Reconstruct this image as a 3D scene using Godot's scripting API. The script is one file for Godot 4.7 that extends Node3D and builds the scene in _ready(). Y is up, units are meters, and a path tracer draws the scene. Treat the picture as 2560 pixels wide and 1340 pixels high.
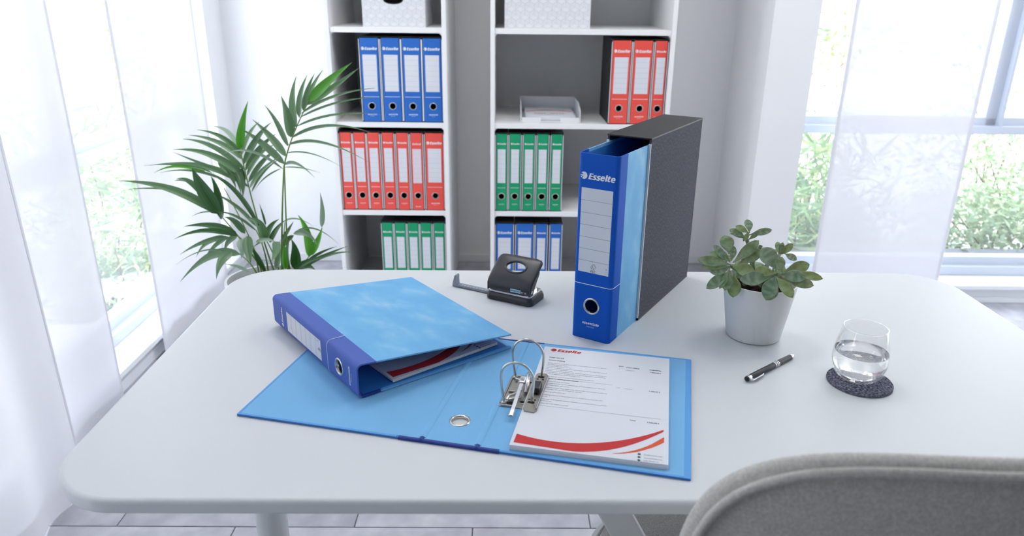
extends Node3D
# Home-office desk with lever arch binders in front of two white shelving units and two curtained windows. Metres, y up, floor at y = 0.

# --- mesh builder ---------------------------------------------------------------------------------------------------
class MB:
	var v := PackedVector3Array()
	var n := PackedVector3Array()
	var uv := PackedVector2Array()
	var ix := PackedInt32Array()
	var T := Transform3D()

	func at(x: float, y: float, z: float) -> MB:
		T = Transform3D(Basis(), Vector3(x, y, z))
		return self

	func xf(t: Transform3D) -> MB:
		T = t
		return self

	func vert(p: Vector3, q: Vector3, w := Vector2.ZERO) -> int:
		v.append(T * p)
		n.append((T.basis * q).normalized())
		uv.append(w)
		return v.size() - 1

	func tri(a: int, b: int, c: int) -> void:  # counter-clockwise seen from outside
		ix.append(a)
		ix.append(c)
		ix.append(b)

	func quad(a: Vector3, b: Vector3, c: Vector3, d: Vector3) -> MB:
		var q := (b - a).cross(c - a).normalized()
		var i := vert(a, q, Vector2(0, 1))
		vert(b, q, Vector2(1, 1))
		vert(c, q, Vector2(1, 0))
		vert(d, q, Vector2(0, 0))
		tri(i, i + 1, i + 2)
		tri(i, i + 2, i + 3)
		return self

	# rows of points; outward normal = along rows (i) x along columns (j)
	func grid(rows: Array, loop_j := false, flip := false) -> MB:
		var nu := rows.size()
		var nv: int = rows[0].size()
		var first := v.size()
		for i in nu:
			for j in nv:
				var jm := (j + nv - 1) % nv if loop_j else maxi(j - 1, 0)
				var jp := (j + 1) % nv if loop_j else mini(j + 1, nv - 1)
				var di: Vector3 = rows[mini(i + 1, nu - 1)][j] - rows[maxi(i - 1, 0)][j]
				var dj: Vector3 = rows[i][jp] - rows[i][jm]
				var q := di.cross(dj)
				if q.length() < 1e-12:
					var i2 := 1 if i == 0 else nu - 2
					dj = rows[i2][jp] - rows[i2][jm]
					q = di.cross(dj)
				if flip:
					q = -q
				vert(rows[i][j], q, Vector2(float(j) / maxf(1.0, nv - (0.0 if loop_j else 1.0)), float(i) / maxf(1.0, nu - 1.0)))
		for i in nu - 1:
			for j in (nv if loop_j else nv - 1):
				var a := first + i * nv + j
				var b := first + (i + 1) * nv + j
				var c := first + (i + 1) * nv + (j + 1) % nv
				var d := first + i * nv + (j + 1) % nv
				if flip:
					tri(a, c, b)
					tri(a, d, c)
				else:
					tri(a, b, c)
					tri(a, c, d)
		return self

	func box(c: Vector3, s: Vector3) -> MB:
		var h := s / 2
		for k in 3:
			for sgn in [-1.0, 1.0]:
				var a := Vector3.ZERO
				var b := Vector3.ZERO
				var o := Vector3.ZERO
				o[k] = h[k] * sgn
				a[(k + 1) % 3] = h[(k + 1) % 3]
				b[(k + 2) % 3] = h[(k + 2) % 3] * sgn
				quad(c + o - a - b, c + o + a - b, c + o + a + b, c + o - a + b)
		return self

	# box with rounded edges of radius r (k steps round each edge)
	func rbox(c: Vector3, s: Vector3, r: float, k := 2) -> MB:
		var h := s / 2
		r = minf(r, minf(h.x, minf(h.y, h.z)) * 0.999)
		for ax in 3:
			for sgn in [-1.0, 1.0]:
				var u := (ax + 1) % 3
				var w := (ax + 2) % 3
				var us := _steps(h[u], r, k)
				var ws := _steps(h[w], r, k)
				var first := v.size()
				for a in us:
					for b in ws:
						var p := Vector3.ZERO
						p[ax] = h[ax] * sgn
						p[u] = a
						p[w] = b * sgn
						var inner := Vector3(clampf(p.x, r - h.x, h.x - r), clampf(p.y, r - h.y, h.y - r), clampf(p.z, r - h.z, h.z - r))
						var q := (p - inner).normalized()
						vert(c + inner + q * r, q, Vector2(a / h[u] * 0.5 + 0.5, 0.5 - p[w] / h[w] * 0.5))
				var m := ws.size()
				for i in us.size() - 1:
					for j in m - 1:
						var a := first + i * m + j
						tri(a, a + m, a + m + 1)
						tri(a, a + m + 1, a + 1)
		return self

	func _steps(h: float, r: float, k: int) -> Array:
		var out := []
		for i in k + 1:
			out.append(-h + r * (1.0 - tan(PI / 4 * (1.0 - float(i) / k))))
		for i in k + 1:
			out.append(h - r * (1.0 - tan(PI / 4 * float(i) / k)))
		return out

	# surface of revolution about y; the profile runs upwards on the outside
	func lathe(pr: Array, sides := 32, crease := 40.0) -> MB:
		var m := pr.size()
		var sn := []
		for i in m - 1:
			var d: Vector2 = pr[i + 1] - pr[i]
			sn.append(Vector2(d.y, -d.x).normalized())
		for i in m - 1:
			var n0: Vector2 = sn[i]
			var n1: Vector2 = sn[i]
			if i > 0 and sn[i - 1].dot(sn[i]) > cos(deg_to_rad(crease)):
				n0 = (sn[i - 1] + sn[i]).normalized()
			if i < m - 2 and sn[i + 1].dot(sn[i]) > cos(deg_to_rad(crease)):
				n1 = (sn[i + 1] + sn[i]).normalized()
			var first := v.size()
			for j in sides + 1:
				var a := TAU * j / sides
				var cs := Vector3(cos(a), 0, sin(a))
				vert(cs * pr[i].x + Vector3.UP * pr[i].y, cs * n0.x + Vector3.UP * n0.y, Vector2(float(j) / sides, 1.0 - float(i) / (m - 1)))
				vert(cs * pr[i + 1].x + Vector3.UP * pr[i + 1].y, cs * n1.x + Vector3.UP * n1.y, Vector2(float(j) / sides, 1.0 - float(i + 1) / (m - 1)))
			for j in sides:
				var a := first + j * 2
				if pr[i].x > 1e-7:
					tri(a, a + 1, a + 2)
				if pr[i + 1].x > 1e-7:
					tri(a + 1, a + 3, a + 2)
		return self

	# round bar along a path; rad is a number or one radius per point
	func tube(path: Array, rad, sides := 8, squash := 1.0) -> MB:
		var rows := []
		var nn := Vector3.ZERO
		for i in path.size():
			var t: Vector3 = (path[mini(i + 1, path.size() - 1)] - path[maxi(i - 1, 0)]).normalized()
			if i == 0:
				nn = t.cross(Vector3.RIGHT if absf(t.x) < 0.9 else Vector3.UP).normalized()
			nn = (nn - t * nn.dot(t)).normalized()
			var b := t.cross(nn)
			var r: float = rad[i] if rad is Array else rad
			var row := PackedVector3Array()
			for j in sides:
				var a := TAU * j / sides
				row.append(path[i] + (nn * cos(a) - b * sin(a) * squash) * r)
			rows.append(row)
		grid(rows, true)
		for e in [0, rows.size() - 1]:
			var t: Vector3 = (path[1] - path[0]).normalized() if e == 0 else (path[-1] - path[-2]).normalized()
			var q := -t if e == 0 else t
			var c := vert(path[e], q)
			for j in sides:
				vert(rows[e][j], q)
			for j in sides:
				var a := c + 1 + j
				var b := c + 1 + (j + 1) % sides
				if e == 0:
					tri(c, a, b)
				else:
					tri(c, b, a)
		return self

	# flat polygon extruded from z0 to z1
	func prism(poly: PackedVector2Array, z0: float, z1: float, crease := 35.0) -> MB:
		if Geometry2D.is_polygon_clockwise(poly):
			poly = poly.duplicate()
			poly.reverse()
		var t := Geometry2D.triangulate_polygon(poly)
		for e in 2:
			var z := z1 if e else z0
			var q := Vector3(0, 0, 1 if e else -1)
			var first := v.size()
			for p in poly:
				vert(Vector3(p.x, p.y, z), q, p)
			for i in range(0, t.size(), 3):
				var a := poly[t[i]]
				var ccw := (poly[t[i + 1]] - a).cross(poly[t[i + 2]] - a) > 0
				if ccw == (e == 1):
					tri(first + t[i], first + t[i + 1], first + t[i + 2])
				else:
					tri(first + t[i], first + t[i + 2], first + t[i + 1])
		if z1 - z0 < 1e-7:
			return self
		var m := poly.size()
		var sn := []
		for i in m:
			var d := (poly[(i + 1) % m] - poly[i]).normalized()
			sn.append(Vector2(d.y, -d.x))
		for i in m:
			var na: Vector2 = sn[i]
			var nb: Vector2 = sn[i]
			var before: Vector2 = sn[(i + m - 1) % m]
			var after: Vector2 = sn[(i + 1) % m]
			if before.dot(na) > cos(deg_to_rad(crease)):
				na = (na + before).normalized()
			if after.dot(sn[i]) > cos(deg_to_rad(crease)):
				nb = (nb + after).normalized()
			var a := poly[i]
			var b := poly[(i + 1) % m]
			var k := vert(Vector3(a.x, a.y, z0), Vector3(na.x, na.y, 0))
			vert(Vector3(b.x, b.y, z0), Vector3(nb.x, nb.y, 0))
			vert(Vector3(b.x, b.y, z1), Vector3(nb.x, nb.y, 0))
			vert(Vector3(a.x, a.y, z1), Vector3(na.x, na.y, 0))
			tri(k, k + 1, k + 2)
			tri(k, k + 2, k + 3)
		return self

	# flat shape without thickness facing +z
	func flat(poly: PackedVector2Array, z := 0.0) -> MB:
		var t := Geometry2D.triangulate_polygon(poly)
		var first := v.size()
		for p in poly:
			vert(Vector3(p.x, p.y, z), Vector3(0, 0, 1), p)
		for i in range(0, t.size(), 3):
			var a := poly[t[i]]
			if (poly[t[i + 1]] - a).cross(poly[t[i + 2]] - a) > 0:
				tri(first + t[i], first + t[i + 1], first + t[i + 2])
			else:
				tri(first + t[i], first + t[i + 2], first + t[i + 1])
		return self

	# plate in the xy plane with a round hole, front face at z1, back at z0
	func holed(lo: Vector2, hi: Vector2, c: Vector2, r: float, z0: float, z1: float, ry := -1.0) -> MB:
		if ry < 0:
			ry = r
		var ang := []
		for i in 32:
			ang.append(TAU * i / 32)
		for p in [lo, Vector2(hi.x, lo.y), hi, Vector2(lo.x, hi.y)]:
			ang.append(fposmod((p - c).angle(), TAU))
		ang.sort()
		var o := []
		var q := []
		for a in ang:
			var d := Vector2(cos(a), sin(a))
			var k := 1e9
			if absf(d.x) > 1e-9:
				k = minf(k, ((hi.x if d.x > 0 else lo.x) - c.x) / d.x)
			if absf(d.y) > 1e-9:
				k = minf(k, ((hi.y if d.y > 0 else lo.y) - c.y) / d.y)
			o.append(c + d * k)
			q.append(c + Vector2(d.x * r, d.y * ry))
		return ring_plate(o, q, z0, z1)

	# plate between an outer and an inner outline with as many points
	func ring_plate(o: Array, q: Array, z0: float, z1: float) -> MB:
		var m := o.size()
		for i in m:
			var j := (i + 1) % m
			var oa := Vector3(o[i].x, o[i].y, 0)
			var ob := Vector3(o[j].x, o[j].y, 0)
			var qa := Vector3(q[i].x, q[i].y, 0)
			var qb := Vector3(q[j].x, q[j].y, 0)
			var f := Vector3(0, 0, z1)
			var k := Vector3(0, 0, z0)
			if oa.distance_to(ob) < 1e-8:
				continue
			quad(oa + f, ob + f, qb + f, qa + f)
			quad(ob + k, oa + k, qa + k, qb + k)
			quad(oa + k, ob + k, ob + f, oa + f)
			quad(qb + k, qa + k, qa + f, qb + f)
		return self

	func mesh() -> ArrayMesh:
		var a := []
		a.resize(Mesh.ARRAY_MAX)
		a[Mesh.ARRAY_VERTEX] = v
		a[Mesh.ARRAY_NORMAL] = n
		a[Mesh.ARRAY_TEX_UV] = uv
		a[Mesh.ARRAY_INDEX] = ix
		var m := ArrayMesh.new()
		m.add_surface_from_arrays(Mesh.PRIMITIVE_TRIANGLES, a)
		return m


var taken := {}
var M := {}
var text_cache := {}
var rng := RandomNumberGenerator.new()


func numbered(called: String) -> String:
	if not taken.has(called):
		taken[called] = 0
		return called
	taken[called] += 1
	return "%s_%03d" % [called, taken[called]]


func tag(o: Node3D, label: String, category: String, group := "") -> Node3D:
	o.set_meta("label", label)
	o.set_meta("category", category)
	if group:
		o.set_meta("group", group)
	return o


func thing(called: String, label: String, category: String, where := Transform3D(), group := "") -> Node3D:
	var o := Node3D.new()
	o.name = numbered(called)
	add_child(o)
	o.transform = where
	return tag(o, label, category, group)


func part(called: String, m: MB, mat: Material, parent: Node3D, where := Transform3D()) -> MeshInstance3D:
	var o := MeshInstance3D.new()
	o.name = called
	o.mesh = m.mesh()
	o.material_override = null
	o.mesh.surface_set_material(0, mat)
	o.transform = where
	o.cast_shadow = GeometryInstance3D.SHADOW_CASTING_SETTING_ON
	parent.add_child(o, true)
	return o


func struct(called: String, m: MB, mat: Material, where := Transform3D()) -> MeshInstance3D:
	var o := part(called, m, mat, self, where)
	o.set_meta("kind", "structure")
	return o


func dup(root: Node3D, where: Transform3D, label: String, group := "") -> Node3D:
	var base_name := String(root.name).rstrip("0123456789").rstrip("_")
	var r: Node3D = root.duplicate()
	r.name = numbered(base_name)
	add_child(r)
	r.transform = where
	r.set_meta("label", label)
	if group:
		r.set_meta("group", group)
	return r


func place(x: Vector3, y: Vector3, z: Vector3, o: Vector3) -> Transform3D:
	return Transform3D(Basis(x.normalized(), y.normalized(), z.normalized()), o)


# flat lettering facing +z, added to m: left end of its base line at p, given width, leaning by slant
func letters(m: MB, s: String, bold: bool, p: Vector3, width: float, slant := 0.0, coarse := 4.0, scale_ := 0.0) -> void:
	var key := "%s|%s|%s" % [s, bold, coarse]
	if not text_cache.has(key):
		var f := SystemFont.new()
		f.font_names = PackedStringArray(["Droid Sans"])
		f.font_weight = 700 if bold else 400
		var t := TextMesh.new()
		t.font = f
		t.text = s
		t.font_size = 64
		t.pixel_size = 0.01
		t.depth = 0.0
		t.curve_step = coarse
		text_cache[key] = t.get_mesh_arrays()
	var a: Array = text_cache[key]
	var vs: PackedVector3Array = a[Mesh.ARRAY_VERTEX]
	if vs.is_empty():
		return
	var ii = a[Mesh.ARRAY_INDEX]
	var lo := vs[0]
	var hi := vs[0]
	for q in vs:
		lo = lo.min(q)
		hi = hi.max(q)
	var k := scale_ if scale_ > 0.0 else width / (hi.x - lo.x)
	var first := m.v.size()
	for q in vs:
		m.vert(p + Vector3((q.x - lo.x) * k + slant * (q.y - lo.y) * k, (q.y - lo.y) * k, 0.0), Vector3(0, 0, 1))
	var list: Array = Array(ii) if ii != null else range(vs.size())
	for i in range(0, list.size(), 3):
		var A := vs[list[i]]
		var B := vs[list[i + 1]]
		var C := vs[list[i + 2]]
		if (B - A).cross(C - A).z > 0:
			m.tri(first + list[i], first + list[i + 1], first + list[i + 2])
		else:
			m.tri(first + list[i], first + list[i + 2], first + list[i + 1])


# round emblem about the centre c: a ball cut open at the lower left by two swept stripes
func emblem(m: MB, c: Vector2, r: float, z := 0.0) -> void:
	var b := Vector2(0.62, 0.12) * r
	var arc := func(from_deg: float, rise: float, back: bool) -> Array:
		var out := []
		var a := Vector2.from_angle(deg_to_rad(from_deg)) * r
		for i in 9:
			var t := i / 8.0
			if back:
				t = 1.0 - t
			out.append(c + a.lerp(b, t) + Vector2(-0.12, 1.0) * r * rise * 4.0 * t * (1.0 - t))
		return out
	var body := PackedVector2Array()
	for i in 31:
		body.append(c + Vector2.from_angle(deg_to_rad(lerpf(140.0, -122.0, i / 30.0))) * r)
	for q in arc.call(238.0, 0.26, false):
		body.append(q)
	var up: Array = arc.call(140.0, 0.04, true)
	for q in up.slice(1):
		body.append(q)
	m.flat(body, z)
	for s in [[172.0, 190.0, 0.20, 0.22], [205.0, 222.0, 0.24, 0.26]]:
		var poly := PackedVector2Array(arc.call(s[0], s[2], false))
		for q in arc.call(s[1], s[3], true).slice(1):
			poly.append(q)
		m.flat(poly, z)


func logo(m: MB, x: float, y: float, width: float, z: float, coarse := 4.0) -> void:
	var r := width * 0.098
	emblem(m, Vector2(x + r, y + r * 0.95), r, z)
	for k in 3:
		letters(m, "Esselte", true, Vector3(x + width * (0.225 + 0.007 * k), y, z + 0.00004 * k), width * 0.735, 0.24, coarse)


func rounded_outline(hx: float, hz: float, r: float, steps := 8) -> PackedVector2Array:
	var out := PackedVector2Array()
	for q in 4:
		var cx := (hx - r) * (1 if q == 0 or q == 3 else -1)
		var cz := (hz - r) * (1 if q < 2 else -1)
		for i in steps + 1:
			var a := PI / 2 * (q + float(i) / steps)
			out.append(Vector2(cx + cos(a) * r, cz + sin(a) * r))
	return out


func std(c: Color, rough := 0.6, spec := 0.5) -> StandardMaterial3D:
	var m := StandardMaterial3D.new()
	m.albedo_color = c
	m.roughness = rough
	m.metallic_specular = spec
	return m


func noise_tex(seed_: int, freq: float, ramp: Array, size := 512, octaves := 4, normal := false, bump := 4.0) -> NoiseTexture2D:
	var f := FastNoiseLite.new()
	f.seed = seed_
	f.frequency = freq
	f.fractal_octaves = octaves
	f.noise_type = FastNoiseLite.TYPE_SIMPLEX_SMOOTH
	var t := NoiseTexture2D.new()
	t.width = size
	t.height = size
	t.seamless = true
	t.noise = f
	if normal:
		t.as_normal_map = true
		t.bump_strength = bump
	elif ramp.size():
		var g := Gradient.new()
		var offs := PackedFloat32Array()
		var cols := PackedColorArray()
		for r in ramp:
			offs.append(r[0])
			cols.append(r[1])
		g.offsets = offs
		g.colors = cols
		t.color_ramp = g
	return t


func triplanar(m: StandardMaterial3D, scale: float, world := false) -> StandardMaterial3D:
	m.uv1_triplanar = true
	m.uv1_world_triplanar = world
	m.uv1_scale = Vector3.ONE * scale
	return m


const PALM_LEAVES := [
	[-0.650, 0.839, -2.130, -0.710, 0.899, -2.153, -0.782, 0.936, -2.168, 0.024, 0],
	[-0.644, 0.862, -2.130, -0.681, 0.919, -2.140, -0.735, 0.965, -2.147, 0.024, 0],
	[-0.635, 0.892, -2.130, -0.634, 0.962, -2.093, -0.670, 1.018, -2.068, 0.027, 0],
	[-0.623, 0.918, -2.130, -0.618, 0.981, -2.111, -0.631, 1.040, -2.098, 0.031, 0],
	[-0.606, 0.947, -2.130, -0.626, 1.021, -2.152, -0.602, 1.087, -2.167, 0.024, 0],
	[-0.594, 0.975, -2.130, -0.589, 1.042, -2.124, -0.558, 1.095, -2.119, 0.021, 0],
	[-0.581, 0.994, -2.130, -0.568, 1.053, -2.120, -0.536, 1.099, -2.113, 0.017, 0],
	[-0.570, 1.010, -2.130, -0.557, 1.061, -2.147, -0.522, 1.106, -2.158, 0.018, 0],
	[-0.563, 1.021, -2.130, -0.502, 1.080, -2.098, -0.422, 1.134, -2.077, 0.029, 1],
	[-0.568, 1.011, -2.130, -0.499, 1.054, -2.150, -0.419, 1.113, -2.164, 0.021, 0],
	[-0.588, 0.986, -2.130, -0.494, 1.050, -2.127, -0.371, 1.060, -2.125, 0.010, 0],
	[-0.594, 0.974, -2.130, -0.482, 1.035, -2.117, -0.350, 1.037, -2.108, 0.007, 0],
	[-0.606, 0.948, -2.130, -0.497, 1.003, -2.124, -0.355, 0.986, -2.120, 0.008, 0],
	[-0.623, 0.915, -2.130, -0.518, 0.983, -2.111, -0.386, 0.939, -2.098, 0.011, 0],
	[-0.634, 0.895, -2.130, -0.541, 0.941, -2.098, -0.394, 0.859, -2.077, 0.010, 0],
	[-0.641, 0.871, -2.130, -0.563, 0.899, -2.080, -0.468, 0.853, -2.046, 0.005, 0],
	[-0.650, 0.836, -2.130, -0.621, 0.861, -2.136, -0.567, 0.796, -2.140, 0.011, 3],
	[-0.650, 0.829, -2.130, -0.598, 0.839, -2.106, -0.537, 0.823, -2.089, 0.004, 0],
	[-0.655, 0.823, -2.130, -0.728, 0.908, -2.102, -0.805, 0.878, -2.083, 0.010, 3],
	[-0.662, 0.825, -2.130, -0.721, 0.801, -2.135, -0.749, 0.756, -2.139, 0.005, 0],
	[-0.793, 0.872, -2.180, -0.820, 0.931, -2.210, -0.885, 0.930, -2.230, 0.021, 3],
	[-0.791, 0.857, -2.180, -0.814, 0.931, -2.128, -0.877, 0.943, -2.094, 0.017, 0],
	[-0.787, 0.839, -2.180, -0.850, 0.907, -2.185, -0.944, 0.910, -2.188, 0.018, 0],
	[-0.785, 0.809, -2.180, -0.862, 0.897, -2.184, -0.962, 0.899, -2.186, 0.021, 0],
	[-0.781, 0.777, -2.180, -0.851, 0.889, -2.135, -0.959, 0.883, -2.105, 0.024, 0],
	[-0.780, 0.756, -2.180, -0.872, 0.852, -2.161, -1.053, 0.827, -2.148, 0.021, 0],
	[-0.815, 0.789, -2.180, -0.914, 0.830, -2.170, -0.986, 0.864, -2.164, 0.012, 0],
	[-0.793, 0.872, -2.180, -0.775, 0.940, -2.145, -0.733, 1.021, -2.122, 0.027, 1],
	[-0.790, 0.853, -2.180, -0.770, 0.924, -2.207, -0.742, 0.945, -2.226, 0.019, 0],
	[-0.788, 0.826, -2.180, -0.730, 0.922, -2.151, -0.676, 0.960, -2.131, 0.021, 0],
	[-0.784, 0.808, -2.180, -0.731, 0.888, -2.179, -0.681, 0.918, -2.178, 0.021, 0],
	[-0.781, 0.790, -2.180, -0.747, 0.865, -2.202, -0.696, 0.880, -2.217, 0.017, 0],
	[-0.779, 0.771, -2.180, -0.721, 0.857, -2.155, -0.661, 0.882, -2.138, 0.016, 0],
	[-0.777, 0.753, -2.180, -0.717, 0.832, -2.132, -0.651, 0.866, -2.100, 0.014, 0],
	[-0.773, 0.740, -2.180, -0.738, 0.812, -2.193, -0.670, 0.847, -2.201, 0.008, 0],
	[-0.863, 0.832, -2.180, -0.817, 0.807, -2.157, -0.805, 0.760, -2.142, 0.021, 2],
	[-0.836, 0.828, -2.180, -0.805, 0.782, -2.185, -0.809, 0.728, -2.188, 0.021, 2],
	[-0.813, 0.824, -2.180, -0.785, 0.785, -2.148, -0.782, 0.747, -2.126, 0.022, 2],
	[-0.795, 0.814, -2.180, -0.780, 0.773, -2.149, -0.784, 0.736, -2.129, 0.019, 2],
	[-0.717, 0.673, -2.050, -0.771, 0.812, -2.062, -0.869, 0.829, -2.069, 0.018, 2],
	[-0.845, 0.827, -2.050, -0.911, 0.876, -2.010, -0.965, 0.843, -1.984, 0.011, 1],
	[-0.802, 0.809, -2.050, -0.875, 0.857, -2.025, -0.960, 0.838, -2.008, 0.008, 0],
	[-0.833, 0.829, -2.050, -0.873, 0.866, -2.023, -0.999, 0.859, -2.004, 0.007, 0],
	[-0.838, 0.703, -2.070, -0.864, 0.795, -2.031, -0.868, 0.853, -2.005, 0.048, 2],
	[-0.832, 0.686, -2.070, -0.816, 0.770, -2.064, -0.842, 0.818, -2.060, 0.039, 2],
	[-0.849, 0.708, -2.070, -0.932, 0.805, -2.036, -1.081, 0.813, -2.014, 0.027, 0],
	[-0.854, 0.726, -2.070, -0.874, 0.828, -2.026, -0.913, 0.823, -1.997, 0.027, 0],
	[-0.863, 0.742, -2.070, -0.897, 0.810, -2.091, -0.968, 0.791, -2.106, 0.018, 0],
	[-0.906, 0.765, -2.070, -0.998, 0.798, -2.029, -1.073, 0.788, -2.001, 0.006, 0],
	[-0.853, 0.718, -2.070, -0.916, 0.768, -2.067, -0.992, 0.793, -2.065, 0.024, 0],
	[-0.845, 0.708, -2.070, -0.880, 0.717, -2.060, -0.909, 0.699, -2.053, 0.005, 3],
	[-0.744, 0.656, -2.100, -0.800, 0.732, -2.118, -0.883, 0.753, -2.130, 0.013, 0],
	[-0.743, 0.641, -2.100, -0.786, 0.713, -2.071, -0.837, 0.713, -2.052, 0.011, 0],
	[-0.768, 0.655, -2.010, -0.826, 0.700, -2.015, -0.921, 0.679, -2.019, 0.023, 2],
	[-0.770, 0.655, -2.010, -0.840, 0.705, -1.967, -0.917, 0.667, -1.938, 0.016, 2],
	[-0.746, 0.662, -2.010, -0.768, 0.706, -2.017, -0.804, 0.708, -2.021, 0.021, 2],
	[-0.800, 0.654, -2.010, -0.869, 0.647, -1.993, -0.927, 0.607, -1.981, 0.014, 0],
	[-0.800, 0.652, -2.010, -0.863, 0.648, -2.006, -0.893, 0.590, -2.004, 0.017, 0],
	[-0.793, 0.652, -2.010, -0.829, 0.643, -1.989, -0.861, 0.589, -1.974, 0.014, 0],
	[-0.768, 0.655, -2.010, -0.807, 0.640, -2.023, -0.821, 0.595, -2.032, 0.019, 0],
	[-0.745, 0.620, -1.950, -0.825, 0.647, -1.965, -0.937, 0.525, -1.975, 0.027, 0],
	[-0.766, 0.627, -1.950, -0.793, 0.626, -1.917, -0.797, 0.567, -1.895, 0.029, 0],
	[-0.775, 0.627, -1.950, -0.827, 0.664, -1.917, -0.902, 0.608, -1.895, 0.005, 0],
	[-0.739, 0.665, -1.950, -0.723, 0.643, -1.932, -0.731, 0.619, -1.921, 0.029, 3],
	[-0.718, 0.674, -1.950, -0.702, 0.644, -1.903, -0.690, 0.618, -1.871, 0.031, 2],
	[-0.724, 0.567, -1.950, -0.755, 0.584, -1.963, -0.799, 0.582, -1.971, 0.012, 3],
	[-0.721, 0.617, -2.090, -0.705, 0.697, -2.049, -0.739, 0.704, -2.021, 0.029, 0],
	[-0.714, 0.614, -2.090, -0.709, 0.659, -2.106, -0.678, 0.674, -2.116, 0.022, 2],
	[-0.705, 0.609, -2.090, -0.665, 0.670, -2.039, -0.626, 0.705, -2.005, 0.018, 2],
	[-0.711, 0.664, -2.090, -0.709, 0.708, -2.068, -0.710, 0.739, -2.053, 0.007, 2],
	[-0.728, 0.517, -2.090, -0.731, 0.573, -2.069, -0.753, 0.613, -2.055, 0.031, 2],
	[-0.686, 0.612, -2.090, -0.666, 0.603, -2.038, -0.679, 0.576, -2.004, 0.027, 0],
	[-0.637, 0.523, -2.090, -0.609, 0.592, -2.054, -0.621, 0.640, -2.030, 0.036, 2],
	[-0.654, 0.523, -2.090, -0.652, 0.586, -2.054, -0.626, 0.637, -2.029, 0.027, 0],
	[-0.631, 0.632, -2.090, -0.675, 0.609, -2.115, -0.690, 0.548, -2.132, 0.017, 0],
	[-0.631, 0.636, -2.090, -0.580, 0.658, -2.089, -0.559, 0.593, -2.088, 0.019, 3],
	[-0.632, 0.637, -2.090, -0.578, 0.679, -2.113, -0.509, 0.593, -2.128, 0.006, 0],
	[-0.591, 0.564, -2.090, -0.584, 0.645, -2.104, -0.620, 0.689, -2.113, 0.028, 1],
	[-0.587, 0.569, -2.090, -0.558, 0.608, -2.102, -0.549, 0.654, -2.110, 0.027, 1],
	[-0.546, 0.659, -2.090, -0.526, 0.729, -2.048, -0.524, 0.782, -2.020, 0.017, 3],
	[-0.658, 0.672, -2.090, -0.629, 0.696, -2.109, -0.578, 0.650, -2.122, 0.006, 3],
	[-0.669, 0.614, -2.090, -0.646, 0.647, -2.095, -0.630, 0.673, -2.098, 0.014, 0],
	[-0.712, 0.614, -2.090, -0.729, 0.620, -2.079, -0.750, 0.598, -2.071, 0.008, 0],
	[-0.746, 0.609, -2.090, -0.694, 0.640, -2.049, -0.661, 0.632, -2.021, 0.014, 0],
	[-0.628, 0.538, -2.050, -0.569, 0.593, -1.999, -0.504, 0.611, -1.965, 0.017, 2],
	[-0.612, 0.540, -2.050, -0.539, 0.592, -2.021, -0.452, 0.630, -2.001, 0.014, 2],
	[-0.583, 0.556, -2.050, -0.520, 0.593, -2.062, -0.453, 0.588, -2.070, 0.011, 0],
	[-0.586, 0.566, -2.050, -0.542, 0.602, -2.034, -0.489, 0.621, -2.024, 0.010, 2],
	[-0.620, 0.540, -2.050, -0.578, 0.577, -2.021, -0.550, 0.554, -2.001, 0.024, 2],
	[-0.681, 0.540, -2.050, -0.676, 0.571, -2.076, -0.674, 0.616, -2.093, 0.019, 0],
	[-0.652, 0.540, -2.050, -0.647, 0.590, -2.023, -0.633, 0.638, -2.005, 0.019, 1],
]

const PALM_STEMS := [
	[-0.680, 0.489, -2.090, -0.665, 0.667, -2.090, -0.649, 0.835, -2.120, 0.0035],
	[-0.639, 0.842, -2.090, -0.619, 0.917, -2.090, -0.560, 1.023, -2.120, 0.0023],
	[-0.697, 0.501, -2.090, -0.739, 0.666, -2.090, -0.771, 0.884, -2.120, 0.0029],
	[-0.724, 0.501, -2.090, -0.791, 0.628, -2.090, -0.864, 0.698, -2.120, 0.0029],
	[-0.739, 0.501, -2.090, -0.742, 0.591, -2.090, -0.832, 0.767, -2.120, 0.0023],
	[-0.719, 0.501, -2.090, -0.718, 0.591, -2.090, -0.752, 0.638, -2.120, 0.0029],
	[-0.752, 0.501, -2.090, -0.765, 0.546, -2.090, -0.818, 0.567, -2.120, 0.0029],
	[-0.685, 0.502, -2.090, -0.690, 0.566, -2.090, -0.728, 0.612, -2.120, 0.0029],
	[-0.675, 0.502, -2.090, -0.669, 0.592, -2.090, -0.663, 0.663, -2.120, 0.0023],
	[-0.635, 0.515, -2.090, -0.621, 0.531, -2.090, -0.598, 0.556, -2.120, 0.0023],
	[-0.751, 0.566, -2.090, -0.775, 0.616, -2.090, -0.814, 0.621, -2.120, 0.0023],
]
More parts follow.
